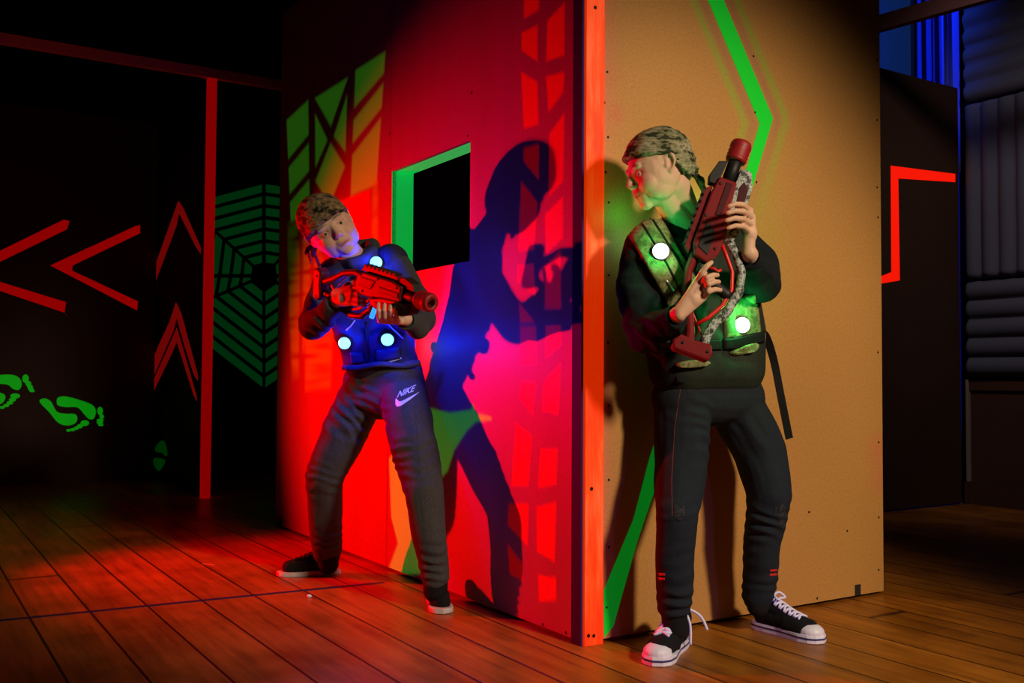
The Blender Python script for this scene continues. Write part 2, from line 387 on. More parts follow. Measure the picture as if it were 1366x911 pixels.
def side_col(X, Y):
    n = len(X); col = np.tile([.36, .17, .17], (n, 1)); glow = np.zeros((n, 3))
    q = np.array([noise.noise(Vector((x*9, y*1.6, 0))) for x, y in zip(X, Y)]); q2 = np.array([noise.noise(Vector((x*3, y*30, 4))) for x, y in zip(X, Y)])
    col *= (1+.10*q)[:, None]
    def put(polys, c, g, soft, edge=0):
        nonlocal col, glow
        for p in polys:
            w = stepw(sdpoly(X, Y, pa(p)), soft); col = blend(col, c, w); glow = blend(glow, g, w)
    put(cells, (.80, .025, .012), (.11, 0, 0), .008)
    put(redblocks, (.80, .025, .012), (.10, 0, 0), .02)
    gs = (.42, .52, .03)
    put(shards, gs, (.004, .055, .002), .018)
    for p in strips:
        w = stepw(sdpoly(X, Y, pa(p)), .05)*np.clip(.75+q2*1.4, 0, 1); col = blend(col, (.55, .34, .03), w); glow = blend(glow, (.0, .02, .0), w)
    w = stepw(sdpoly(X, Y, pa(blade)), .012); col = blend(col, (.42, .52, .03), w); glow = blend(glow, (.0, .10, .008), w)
    return col.clip(0, 1), glow
bseam = ab(on_a(520, 300))[1]; bn = ab(on_a(765, 500))[1]
hb0 = ab(on_a(627, 270))[1]; hb1 = ab(on_a(523, 300))[1]; hz1 = ab(on_a(627, 187))[2]; hz0 = ab(on_a(627, 348))[2]
bs = bseam if bseam > hb1+.012 else hb1+.012
near = grid_panel('side_panel', 'a', bn, bs-.002, .012, HH, .0085, (hb0, hb1, hz0, hz1), side_col, M['side'], hut, (.3, .15, .12))
far = grid_panel('side_panel', 'a', bs+.002, L1, .012, HH, .0085, None, side_col, M['side'], hut, (.3, .15, .12))
tag(near, 'near red-lit panel with a window hole and red ladder web pattern'); tag(far, 'far red-lit panel with green angular shapes')
as0 = ab(on_b(803, 500))[0]
stripe = [(903,-95),(924,-95),(961,-10),(1031,158),(1005,245),(985,302),(878,640),(850,722),(818,835),(806,850),(805,788),(845,692),(866,612),(955,330),(990,245),(1013,165),(940,-10)]
def tan_col(X, Y):
    n = len(X); col = np.tile([.60, .285, .075], (n, 1))
    q = np.array([noise.noise(Vector((x*2.2, y*2.2, 7))) for x, y in zip(X, Y)]); col *= (1+.10*q)[:, None]
    sd = sdpoly(X, Y, pb(stripe))
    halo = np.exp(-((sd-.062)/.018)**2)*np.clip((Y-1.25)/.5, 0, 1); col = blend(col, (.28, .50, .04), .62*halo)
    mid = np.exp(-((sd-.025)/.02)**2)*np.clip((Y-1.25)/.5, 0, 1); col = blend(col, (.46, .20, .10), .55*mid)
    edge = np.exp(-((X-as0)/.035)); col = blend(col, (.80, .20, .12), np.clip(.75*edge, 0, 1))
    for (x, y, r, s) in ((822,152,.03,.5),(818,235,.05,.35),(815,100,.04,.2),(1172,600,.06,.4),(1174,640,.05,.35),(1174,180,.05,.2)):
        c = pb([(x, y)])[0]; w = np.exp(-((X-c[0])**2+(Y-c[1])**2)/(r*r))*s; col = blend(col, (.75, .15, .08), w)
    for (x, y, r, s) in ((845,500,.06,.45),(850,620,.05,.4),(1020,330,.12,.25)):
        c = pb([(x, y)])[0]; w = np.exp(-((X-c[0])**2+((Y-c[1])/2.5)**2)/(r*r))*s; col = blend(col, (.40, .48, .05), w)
    return col.clip(0, 1), np.zeros((n, 3))
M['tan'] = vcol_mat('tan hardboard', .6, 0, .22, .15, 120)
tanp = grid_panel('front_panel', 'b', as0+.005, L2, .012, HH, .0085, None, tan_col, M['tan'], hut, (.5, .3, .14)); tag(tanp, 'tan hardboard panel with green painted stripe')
decal('painted_stripe', stripe, 'b', 0, M['green_stripe'], hut, th=.0008, label='bright green zigzag stripe')
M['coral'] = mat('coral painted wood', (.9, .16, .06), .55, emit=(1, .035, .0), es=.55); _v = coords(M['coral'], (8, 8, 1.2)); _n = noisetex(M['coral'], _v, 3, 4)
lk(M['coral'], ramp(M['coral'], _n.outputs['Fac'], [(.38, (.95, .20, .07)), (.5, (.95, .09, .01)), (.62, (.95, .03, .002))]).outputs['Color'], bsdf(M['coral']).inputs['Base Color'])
rbox('corner_post', .001, as0, -.010, .04, 0, HH, M['coral'], hut, .002)
rbox('corner_trim', -.008, 0, 0, bn-.002, 0, HH, M['navy_trim'], hut, .001)
# deep window reveal, painted green
rbox('window_jamb', T+.001, .10, hb1, hb1+.02, hz0, hz1, M['jamb'], hut); rbox('window_jamb', .0, .019, hb1-.0, hb1+.0115, hz0, hz1, M['jamb'], hut)
rbox('window_head', T+.001, .10, hb0-.02, hb1+.02, hz1, hz1+.02, M['jamb'], hut)
rbox('window_sill', T+.001, .10, hb0-.02, hb1+.02, hz0-.02, hz0, M['brown_board'], hut); rbox('window_jamb', T+.001, .10, hb0-.02, hb0, hz0, hz1, M['brown_board'], hut)
ip = rbox('inner_panel', L2-.04, L2-.02, .05, L1, 0.01, HH, M['black'], hut)
rbox('side_panel', L2-.018, L2, .02, L1, 0.01, HH, M['brown_board'], hut); rbox('back_panel', .02, L2, L1-.02, L1, .01, HH, M['dark_board'], hut)
rbox('roof_panel', 0, L2, 0, L1, HH, HH+.02, M['dark_board'], hut)
M['dimgreen'] = mat('dark green inner paint', (.02, .35, .03), .7, emit=(0, 1, .05), es=.008); M['dimred'] = mat('dark red inner paint', (.4, .05, .02), .7, emit=(1, .05, 0), es=.01)
for pts, mm in (([(575,290),(608,275),(610,290),(590,300),(577,298)], 'dimgreen'), ([(560,330),(575,300),(580,345),(560,350)], 'dimgreen'), ([(600,310),(625,300),(622,312),(604,322)], 'dimgreen'), ([(604,255),(618,246),(622,262),(608,266)], 'dimred'), ([(545,270),(552,262),(554,290),(546,295)], 'dimred')):
    decal('painted_patch', pts, 'a', L2-.04, M[mm], hut)
# screws
def screw(p, n, r=.0042):
    MB().lathe([(0, r), (.0016, r), (.0024, r*.7), (.0012, r*.25), (.0012, 0)], p, n, 10).build('screw', M['screw'], hut, True)
for x, y in ((810,96),(806,137),(811,183),(812,270),(808,230),(812,367),(811,457),(812,541),(812,640),(812,730),(809,810),(1169,20),(1170,80),(1170,160),(1170,250),(1171,290),(1171,470),(1172,590),(1172,690),(1172,760),(1090,798),(1005,75),(1007,150),(1009,243),(1079,683),(1130,708)):
    screw(on_b(x, y), -V, .0040)
for x, y in ((690,822),(724,833),(755,844),(629,124),(520,178),(624,181)): screw(on_a(x, y), -U, .0045)
for x, y in ((785,848),(792,848),(794,10),(789,652)): screw(on_b(x, y, -.0105), -V, .006)
bp = on_b(1143, 788)
rbox('metal_bracket', ab(bp)[0]-.012, ab(bp)[0]+.018, -.004, 0, .012, .052, M['black_metal'], hut, .001)
fb = on_a(374, 699)
rbox('metal_bracket', -.004, 0, ab(fb)[1]-.02, ab(fb)[1]+.02, .012, .05, M['black_metal'], hut, .001)
# ------------------------------------------------------------------ LEFT BOOTH
PB = 4.235; BK = 5.68
booth = empty('plywood_booth', W(-1.2, 5.0, 0), 'dark plywood booth with red chevrons and green footprints behind a red post', 'maze wall')
rbox('back_panel', -5.5, -.02, BK, BK+.02, 0, 2.82, M['dark_board'], booth)
rbox('side_panel', 0, .02, PB+.05, BK+.02, 0, 2.80, M['dark_board'], booth)
M['chev'] = mat('red chevron paint', (.40, .002, .001), .8, emit=(1, .0, .0), es=.24, spec=.1); M['foot'] = mat('green footprint paint', (.005, .4, .005), .7, emit=(0, 1, .01), es=.19)
M['chev2'] = mat('thin red chevron paint', (.30, .002, .002), .8, emit=(1, .01, .01), es=.13); M['foot2'] = mat('faded green paint', (.03, .3, .03), .6, emit=(0, 1, .02), es=.018)
def bd_(pts, m, name, label=None, plane='b', val=BK): return decal(name, pts, plane, val, m, booth, th=.0015, label=label)
bd_([(67,354),(180,302),(187,300),(187,311),(97,354),(96,361),(184,402),(183,414),(175,410)], M['chev'], 'painted_chevron')
bd_([(-48,358),(85,293),(93,295),(89,306),(-12,355),(-12,369),(0,376),(88,403),(86,417),(0,388),(-22,378)], M['chev'], 'painted_chevron')
bd_([(238,268),(244,276),(268,330),(268,339),(262,330),(239,284),(236,300),(206,380),(201,390),(198,380),(214,335),(232,285)], M['chev2'], 'painted_chevron', plane='a', val=0)
bd_([(235,403),(242,418),(252,455),(264,500),(264,508),(259,500),(246,460),(236,424),(232,440),(206,500),(199,512),(196,500),(212,460),(226,430)], M['chev2'], 'painted_chevron', plane='a', val=0)
bd_([(236,437),(240,450),(262,527),(263,535),(259,528),(236,456),(230,470),(206,520),(201,528),(200,518),(224,465)], M['chev2'], 'painted_chevron', plane='a', val=0)
def zf(pts, s=4.553, ox=0, oy=460): return [(x/s+ox, y/s+oy) for x, y in pts]
def footprint(sole, toes, m, plane='b', val=BK):
    f = on_a if plane == 'a' else on_b; nrm = -U if plane == 'a' else -V
    mb = MB(); n = len(sole); P2 = []
    for i in range(n):     # Catmull-Rom rounding
        p0, p1, p2, p3 = (np.array(sole[(i+k-1) % n]) for k in range(4))
        for t in (0, .25, .5, .75): P2.append(.5*((2*p1)+(-p0+p2)*t+(2*p0-5*p1+4*p2-p3)*t*t+(-p0+3*p1-3*p2+p3)*t**3))
    mb.prism([f(x, y, val)+nrm*.0004 for x, y in zf(P2)], nrm*.0015)
    for (x, y, rx, ry) in toes:
        mb.prism([f(a, b, val)+nrm*.0004 for a, b in zf([(x+rx*math.cos(k*PI/8), y+ry*math.sin(k*PI/8)) for k in range(16)])], nrm*.0015)
    return mb.build('painted_footprint', m, booth)
footprint([(240,345),(270,325),(310,345),(345,405),(400,418),(455,420),(470,450),(450,480),(400,490),(350,470),(300,410)], [(515,475,26,18),(485,494,18,13),(463,506,15,11),(441,515,15,10),(416,519,14,9)], M['foot'])
footprint([(350,322),(400,313),(500,340),(560,365),(582,400),(570,447),(540,450),(510,420),(470,380),(400,378),(350,365)], [(608,402,17,26),(618,436,14,14),(608,458,22,9),(606,472,20,8),(612,486,17,8)], M['foot'])
footprint([(-160,215),(-60,190),(60,180),(115,200),(132,240),(115,272),(80,268),(40,240),(-60,240),(-150,250)], [(155,205,20,26),(172,235,18,16),(182,254,18,11),(187,268,18,9),(195,280,16,8)], M['foot'])
footprint([(-180,255),(-100,270),(0,290),(32,310),(22,345),(-10,362),(-60,350),(-120,300)], [(92,310,30,16),(76,333,22,12),(60,352,20,11),(38,368,18,10),(12,380,17,9)], M['foot'])
footprint([(945,620),(985,580),(1010,610),(1017,670),(1000,672),(985,655),(950,650)], [(905,640,14,10)], M['foot2'], 'a', 0)
footprint([(935,690),(985,690),(1005,710),(970,765),(940,740)], [(900,675,12,14),(905,700,12,10)], M['foot2'], 'a', 0)
sp = on_b(88, 420, BK); MB().lathe([(0, .006), (.004, .006), (.006, 0)], sp, -V, 10).build('screw', mat('bright screw', (.6, .6, .6), .3, .8), booth, True)
# red post with the long timber beam over the passage
frame = empty('timber_gateway', W(0, PB, 0), 'tall thin red post holding up a long pale timber beam at left', 'gateway')
M['redpost'] = mat('red glowing post paint', (.85, .02, .01), .7, emit=(1, .0, .0), es=.20, spec=.1)
_v = coords(M['redpost'], (3, 3, 1)); _n = noisetex(M['redpost'], _v, 5, 3); lk(M['redpost'], ramp(M['redpost'], _n.outputs['Fac'], [(.35, (.35, .003, .002)), (.7, (.55, .006, .003))]).outputs['Color'], bsdf(M['redpost']).inputs['Base Color'])
M['pine'] = board('pale pine', (.78, .46, .38))
rbox('post', -.028, .03, PB-.025, PB+.025, 0, 2.82, M['redpost'], frame, .002)
rbox('beam', -4.6, -1.0, PB-.03, PB+.02, 2.821, 2.885, M['pine'], frame, .002); rbox('beam', -1.0, 1.9, PB-.03, PB+.02, 2.821, 2.885, M['pine'], frame, .002)
# web board beyond the passage
WBB = 5.9
wbo = rbox('web_panel', .0301, 1.6, WBB, WBB+.02, 0, 2.75, M['dark_board'])
tag(wbo, 'dark board with a green spider web painted on it, beyond the red post', 'painted board')
cx, cy = 352, 368
sp = [(0, -125), (-106, -97), (-118, 0), (-128, 54), (0, 153), (128, 66), (118, 0), (106, -110)]
mb = MB(); NR = 8
for i in range(8):
    A = sp[i]; B = sp[(i+1) % 8]
    for k in range(1, NR):
        r0, r1 = (k+.16)/NR, (k+.84)/NR
        q = []
        for (s, e) in ((A, B), (B, A)):
            for r in ((r0, r1) if s is A else (r1, r0)):
                x, y = s[0]*r, s[1]*r; ex, ey = e[0]*r-x, e[1]*r-y; L = math.hypot(ex, ey); g = min(2.6/L, .45)
                q.append((cx+x+ex*g, cy+y+ey*g))
        mb.prism([on_b(x, y, WBB)-V*.0005 for x, y in q], -V*.001)
mb.build('painted_web', M['web'], wbo)
# ------------------------------------------------------------------ RIGHT SIDE
screen = empty('hardboard_screen', W((a_s0+a_s1)/2, bscreen, 0), 'dark brown hardboard screen with a bent red stripe, right of the hut', 'maze wall')
zt = on_b(1222, 103, bscreen).z
rbox('board', L2+.02, AM+.04, bscreen, bscreen+.02, .012, zt, M['brown_board'], screen)
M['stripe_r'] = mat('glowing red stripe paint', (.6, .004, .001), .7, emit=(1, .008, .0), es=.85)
decal('painted_stripe', [(1188,221),(1274,232),(1274,243),(1198,238),(1200,374),(1177,378),(1166,378),(1166,372),(1189,363)], 'b', bscreen, M['stripe_r'], screen, label='bent bright red stripe')
# quilted sound mats on the side wall
M['quilt'] = fabric('grey quilted cloth', (.11, .115, .14), .15, 300)
def zat(px, py): return on_a(px, py, AM).z
zA, zB_, zC = zat(1280, 137), zat(1280, 374), zat(1280, 502)
bm_hi = bscreen-.02; bm_lo = bscreen-1.75
def quilt(name, b0, b1, z0, z1, horiz, n, label):
    nb, nz_ = 90, 60; X = np.linspace(b0, b1, nb); Z = np.linspace(z0, z1, nz_); XX, ZZ = np.meshgrid(X, Z, indexing='ij')
    t = ((ZZ-z0)/(z1-z0) if horiz else (XX-b0)/(b1-b0))*n
    d = .012+.05*np.abs(np.sin(PI*t))**.55
    d += .008*np.array([noise.noise(Vector((x*3, z*3, n))) for x, z in zip(XX.ravel(), ZZ.ravel())]).reshape(XX.shape)
    e = np.minimum.reduce([XX-b0, b1-XX, ZZ-z0, z1-ZZ]); d *= np.clip(e/.02, .1, 1)**.5
    loc = np.stack([AM+.10-d.ravel(), XX.ravel(), ZZ.ravel()], 1); N = len(loc)
    idx = np.arange(N).reshape(nb, nz_); q = np.stack([idx[:-1, :-1], idx[1:, :-1], idx[1:, 1:], idx[:-1, 1:]], -1).reshape(-1, 4).tolist()
    vs = loc.tolist()+[(AM+.12, b0, z0), (AM+.12, b1, z0), (AM+.12, b1, z1), (AM+.12, b0, z1)]
    ring = list(idx[:, 0]), list(idx[-1, :]), list(idx[::-1, -1]), list(idx[0, ::-1])
    for e_, (p, r) in zip(ring, ((N, N+1), (N+1, N+2), (N+2, N+3), (N+3, N))): q.append([int(i) for i in e_]+[r, p])
    q.append([N, N+1, N+2, N+3][::-1])
    me = bpy.data.meshes.new(name); me.from_pydata(vs, [], q); me.update()
    bm = bmesh.new(); bm.from_mesh(me); bmesh.ops.recalc_face_normals(bm, faces=bm.faces); bm.to_mesh(me); bm.free()
    o = link(name, me, M['quilt'], smooth=True); o.matrix_world = RW
    return tag(o, label, 'padded mat', 'quilted mats on the right wall')
quilt('quilted_mat', bm_lo, bm_hi, zA+.01, zA+1.35, True, 11, 'grey quilted mat with sideways ribs, highest on the right wall')
quilt('quilted_mat', bm_lo, bm_hi, zB_+.01, zA-.005, False, 15, 'grey quilted mat with upright ribs, between the two sideways-ribbed mats')
quilt('quilted_mat', bm_lo, bm_hi, zC, zB_-.005, True, 5, 'grey quilted mat with sideways ribs, lowest on the right wall')
M['wood_d'] = board('dark brown wood', (.09, .035, .018))
ws = empty('wainscot', W(AM+.15, bscreen-.9, 0), 'dark brown wooden wainscot with one pale upright, under the quilted mats', 'wainscot')
bq = ab(on_a(1291, 600, AM+.10))[1]
rbox('panel_board', AM+.12, AM+.19, bm_lo-.6, bq, .0, zC-.02, M['wood_d'], ws); rbox('base_rail', AM+.10, AM+.12, bm_lo-.6, bq, .0, .12, M['wood_d'], ws); rbox('top_rail', AM+.10, AM+.12, bm_lo-.6, bq, zC-.09, zC-.02, M['wood_d'], ws)
zp = on_a(1283, 642, AM+.09).z
pl = rbox('upright', AM+.085, AM+.12, bq+.005, bm_hi, zp, zC-.02, board('pale grey wood', (.32, .24, .17)), ws, .004); tag(pl, 'short pale upright')
rbox('plinth_block', AM+.06, AM+.19, bq+.005, bm_hi, 0, zp-.002, M['wood_d'], ws, .004)
# rail overhead, curtain and window
pr0 = W(L2+.45, 0, 0); ra = ab(hit(1235, 18, Vector((0, 0, 2.95)), Vector((0, 0, 1))))
p0 = hit(1177, 33, Vector((0, 0, 2.9)), Vector((0, 0, 1))); p1 = hit(1289, 1, Vector((0, 0, 2.9)), Vector((0, 0, 1)))
d_ = (p1-p0).normalized()
rl = MB().prism([p0-d_*1.2+Vector((0, 0, .045)), p0-d_*1.2-Vector((0, 0, .045)), p1+d_*1.5-Vector((0, 0, .045)), p1+d_*1.5+Vector((0, 0, .045))], Vector((d_.y, -d_.x, 0))*.05).build('timber_rail', board('rail wood', (.13, .05, .035)))
tag(rl, 'dark brown timber rail crossing overhead in front of blue curtain', 'beam')
M['curtain'] = fabric('blue curtain cloth', (.10, .14, .75), .1, 200)
def curtain(name, p, q, z0, z1, waves, amp, label, n=160):
    p = Vector(p); q = Vector(q); d = q-p; nrm = Vector((d.y, -d.x, 0)).normalized(); vs = []; nz_ = 14
    for i in range(n):
        t = i/(n-1)
        for k in range(nz_):
            s = k/(nz_-1); a = amp*(1.15-.4*s); o_ = a*math.sin(2*PI*waves*t+.6*math.sin(7*t)+.4*s)+.4*a*math.sin(2*PI*waves*2.3*t+1)
            b = p+d*t+nrm*o_; vs.append((b.x, b.y, z0+(z1-z0)*s))
    fs = [(i*nz_+k, (i+1)*nz_+k, (i+1)*nz_+k+1, i*nz_+k+1) for i in range(n-1) for k in range(nz_-1)]
    o = MB().add(vs, fs).build(name, M['curtain'], None, True, recalc=False)
    md = o.modifiers.new('s', 'SOLIDIFY'); md.thickness = .004
    return tag(o, label, 'curtain', 'blue curtains')
bw = BW2-.22
c0 = on_b(1221, 60, bw); c1 = on_b(1285, 60, bw)
curtain('curtain', (c0.x, c0.y, 0), (c1.x, c1.y, 0), .2, 4.3, 4, .05, 'wide bright blue curtain above the dark screen')
cc = on_a(1279, 120, AM+.02); ca = ab(cc)
q0 = on_b(1263, 100, bscreen-.06+.14); q1 = on_b(1279, 100, bscreen+.06)
c2_ = W(ab(q0)[0], bscreen+.12); c3_ = W(ab(q1)[0]-.0, bscreen+.06)
curtain('curtain', (c2_.x, c2_.y, 0), (c3_.x, c3_.y, 0), on_b(1276, 232, bscreen+.1).z, 4.2, 1.2, .015, 'narrow blue curtain edge hanging beside the quilted mats', 50)
w0 = on_b(1120, 60, BW2-.01); w1 = on_b(1212, 60, BW2-.01); a0 = ab(w0)[0]; a1 = ab(w1)[0]
M['glass'] = mat('dim blue window glass', (.03, .06, .12), .15, emit=(.02, .09, .3), es=.12)
wn_ = rbox('window_1', a0, a1, BW2-.03, BW2, 2.2, 4.3, M['glass'], kind='structure')
rbox('window_frame', a1-.0, a1+.05, BW2-.06, BW2, 2.15, 4.35, M['wood_d'], wn_); rbox('window_frame', a0-.06, a0, BW2-.06, BW2, 2.15, 4.35, M['wood_d'], wn_)
# ------------------------------------------------------------------ FLOOR ITEMS
t0 = ground(-60, 834); t1 = ground(512, 777); dt = (t1-t0).normalized(); nt = Vector((-dt.y, dt.x, 0))*.011
tp = MB().prism([t0-nt+Vector((0, 0, .0005)), t1-nt+Vector((0, 0, .0005)), t1+nt+Vector((0, 0, .0005)), t0+nt+Vector((0, 0, .0005))], Vector((0, 0, .0012))).build('floor_tape', mat('dark blue tape', (.01, .01, .06), .5))
tag(tp, 'thin dark blue tape line across the floor planks at left', 'tape')
g = ground(412, 797)
bl = Blob(); bl.ell(g+Vector((0, 0, .006)), (.0085, .0075, .0065)); bl.ell(g+Vector((.005, 0, .005)), (.006, .006, .005))
pe = link('crumpled_paper', bl.mesh('crumpled_paper', .0012, 1), mat('white paper', (.9, .9, .95), .5), smooth=True); tag(pe, 'tiny white crumpled scrap lying on the floor near the tape line', 'paper scrap')
g = ground(278, 753)
sc = MB().prism([g+Vector((-.03, .012, .0006)), g+Vector((.03, -.018, .0006)), g+Vector((.032, -.014, .0006)), g+Vector((-.028, .015, .0006))], Vector((0, 0, .002))).build('wood_splinter', mat('splinter', (.7, .25, .15), .5)); tag(sc, 'thin pale splinter on the red-lit floor below the red post', 'splinter')
#PART3
# ================================================================== PEOPLE
def frame_mtx(pos, fwd, up, sc=1.):
    y = Vector(fwd).normalized(); z = (Vector(up)-y*Vector(up).dot(y)).normalized(); x = y.cross(z)
    m = Matrix((x, y, z)).transposed().to_4x4(); return Matrix.Translation(Vector(pos)) @ m @ Matrix.Scale(sc, 4)
LIDS = (17, -14); EYE_Y = .0655; LID = (.66, .38, .27)
def head_blob():
    b = Blob()
    b.ell((0, -.012, .033), (.074, .090, .079)); b.ell((0, .010, .0), (.070, .076, .080)); b.ell((0, .028, -.034), (.057, .056, .060))
    b.ell((0, .036, -.060), (.045, .043, .036)); b.ell((0, .064, -.084), (.022, .018, .016)); b.ell((0, .062, -.055), (.034, .024, .034))
    for s in (-1, 1):
        b.ell((s*.030, .046, -.030), (.034, .034, .036)); b.ell((s*.024, .069, .022), (.026, .014, .011)); b.ell((s*.033, .022, -.050), (.030, .046, .038)); b.ell((s*.046, .008, -.020), (.024, .050, .046))
        b.ell((s*.0085, .087, -.0265), (.0078, .0095, .0070))
        e = [(s*.070, .000, .020), (s*.076, -.009, .026), (s*.080, -.019, .020), (s*.079, -.021, .004), (s*.074, -.012, -.014), (s*.070, -.004, -.022), (s*.068, .000, -.018)]
        b.chain(e, [.0045, .0048, .0050, .0048, .0050, .0058, .005]); b.ell((s*.070, -.010, .002), (.0050, .014, .022)); b.ell((s*.071, .003, -.004), (.005, .005, .007))
    b.cap((0, .080, .012), .0070, (0, .095, -.019), .0100); b.ell((0, .091, -.024), (.0115, .010, .0080))
    b.ell((0, .076, -.046), (.024, .013, .014)); b.ell((0, .0835, -.0500), (.0185, .0080, .0050)); b.ell((0, .0825, -.0585), (.0160, .0080, .0056))
    return b
def finger(b, pts, r=(.0088, .0082, .0075, .0066)):
    b.chain(pts, list(r)[:len(pts)])
def make_face(me, hm, skin, brow):
    """eye hollows, lips, brows on the body skin"""
    co = getco(me); inv = np.array(hm.inverted()); l = co @ inv[:3, :3].T+inv[:3, 3]
    near = (np.abs(l) < .16).all(1); sc = hm.to_scale()[0]
    sm = lap(me, co, 6); feat = np.exp(-((l[:, 0]/.026)**4+((l[:, 2]+.036)/.034)**4))*(l[:, 1] > .06); w_ = near*(l[:, 2] > -.12)*(1-.75*feat)*np.clip((.066-np.abs(l[:, 0]))/.006, 0, 1)
    co = co+(sm-co)*w_[:, None]; setco(me, co)
    d = np.zeros(len(co))
    for s in (-1, 1): d -= near*.0050*np.exp(-(((l[:, 0]-s*.030)/.0150)**2+((l[:, 2]-.001)/.0095)**2+((l[:, 1]-.078)/.02)**2))
    d -= near*.0022*np.exp(-((l[:, 0]/.020)**2+((l[:, 2]+.0550)/.0016)**2+((l[:, 1]-.09)/.02)**2))
    for s in (-1, 1): d -= near*.003*np.exp(-(((l[:, 0]-s*.075)/.008)**2+((l[:, 1]+.010)/.007)**2+((l[:, 2]-.004)/.012)**2))
    setco(me, co+getno(me)*(d*sc)[:, None])
    n = len(co); col = np.tile(skin, (n, 1)).astype(float); q = np.array([noise.noise(Vector(p)*22) for p in co]); col *= (1+.06*q)[:, None]
    red = lambda c, r, k: near*k*np.exp(-(((l-np.array(c))/np.array(r))**2).sum(1))
    for s in (-1, 1): col = blend(col, (skin[0], skin[1]*.62, skin[2]*.58), red((s*.042, .068, -.03), (.022, .03, .020), .45))
    col = blend(col, (skin[0]*.95, skin[1]*.6, skin[2]*.55), red((0, .100, -.022), (.012, .012, .012), .4))
    lipw = near*(np.abs(l[:, 0]) < .021)*(l[:, 1] > .070)*np.exp(-((l[:, 2]+.0545)/.0072)**4)*np.clip(1.4-np.abs(l[:, 0])/.017, 0, 1)
    col = blend(col, (skin[0]*.80, skin[1]*.38, skin[2]*.40), lipw.clip(0, 1)*.85)
    col = blend(col, (.12, .03, .03), near*np.exp(-((l[:, 0]/.020)**4+((l[:, 2]+.0550)/.0013)**2))*(l[:, 1] > .07)*.8)
    for s in (-1, 1):
        arc = .0255-.12*((l[:, 0]*s-.028)/.02)**2*.03
        col = blend(col, brow, near*(l[:, 1] > .05)*np.exp(-(((l[:, 0]*s-.031)/.0185)**4+((l[:, 2]-arc)/.0034)**2))*.85)
        col = blend(col, (.10, .04, .03), near*(l[:, 1] > .05)*np.exp(-(((l[:, 0]*s-.031)/.0145)**4+((l[:, 2]-.0048-.0*l[:, 0])/.0016)**2))*.8)
        col = blend(col, (.10, .02, .02), red((s*.0080, .092, -.0320), (.0026, .005, .0022), .6))
        col = blend(col, (skin[0]*.75, skin[1]*.45, skin[2]*.4), red((s*.078, -.010, .002), (.008, .008, .014), .5))
    setcol(me, 'Col', col)
M['skin'] = vcol_mat('skin', .5); b_ = bsdf(M['skin']); b_.inputs['Subsurface Weight'].default_value = .12; b_.inputs['Subsurface Radius'].default_value = (.012, .004, .002); b_.inputs['Specular IOR Level'].default_value = .35
M['eye'] = vcol_mat('eye', .15)
def eye(hm, s, gaze, parent):
    bm = bmesh.new(); bmesh.ops.create_uvsphere(bm, u_segments=32, v_segments=32, radius=.0112)
    me = bpy.data.meshes.new('eye'); bm.to_mesh(me); bm.free()
    co = getco(me); g = np.array(Vector(gaze).normalized()); a = np.degrees(np.arccos(np.clip((co/.0112) @ g, -1, 1)))
    col = np.tile([.80, .78, .76], (len(co), 1)); col = blend(col, (.07, .045, .03), stepw(a-27, 5)); col = blend(col, (.004, .004, .004), stepw(a-12, 4)); setcol(me, 'Col', col)
    em = hm @ Matrix.Translation((s*.030, EYE_Y, -.001)); me.transform(em)
    o = link('eye', me, M['eye'], parent, True)
    mb = MB(); nu, nv = 36, 20
    for top in (1, -1):      # lid shells leaving an almond slit
        vs = []
        for i in range(nu+1):
            a = -78+156*i/nu; sl = max(0, 1-(a/58)**2); e0 = (LIDS[0] if top > 0 else LIDS[1])*sl+(1 if a*s > 0 else -1)*0
            for k in range(nv+1):
                e = e0+(top*72-e0)*k/nv; r = .0124 if k else .0117
                vs.append((r*math.sin(math.radians(a))*math.cos(math.radians(e)), r*math.cos(math.radians(a))*math.cos(math.radians(e)), r*math.sin(math.radians(e))))
        mb.add(vs, [(i*(nv+1)+k, (i+1)*(nv+1)+k, (i+1)*(nv+1)+k+1, i*(nv+1)+k+1) for i in range(nu) for k in range(nv)])
    lm_ = mb.mesh('eyelid'); lc = getco(lm_); lm_.transform(em); setcol(lm_, 'Col', np.tile(LID, (len(lc), 1))); link('eyelid', lm_, M['skin'], o, True)
    return o
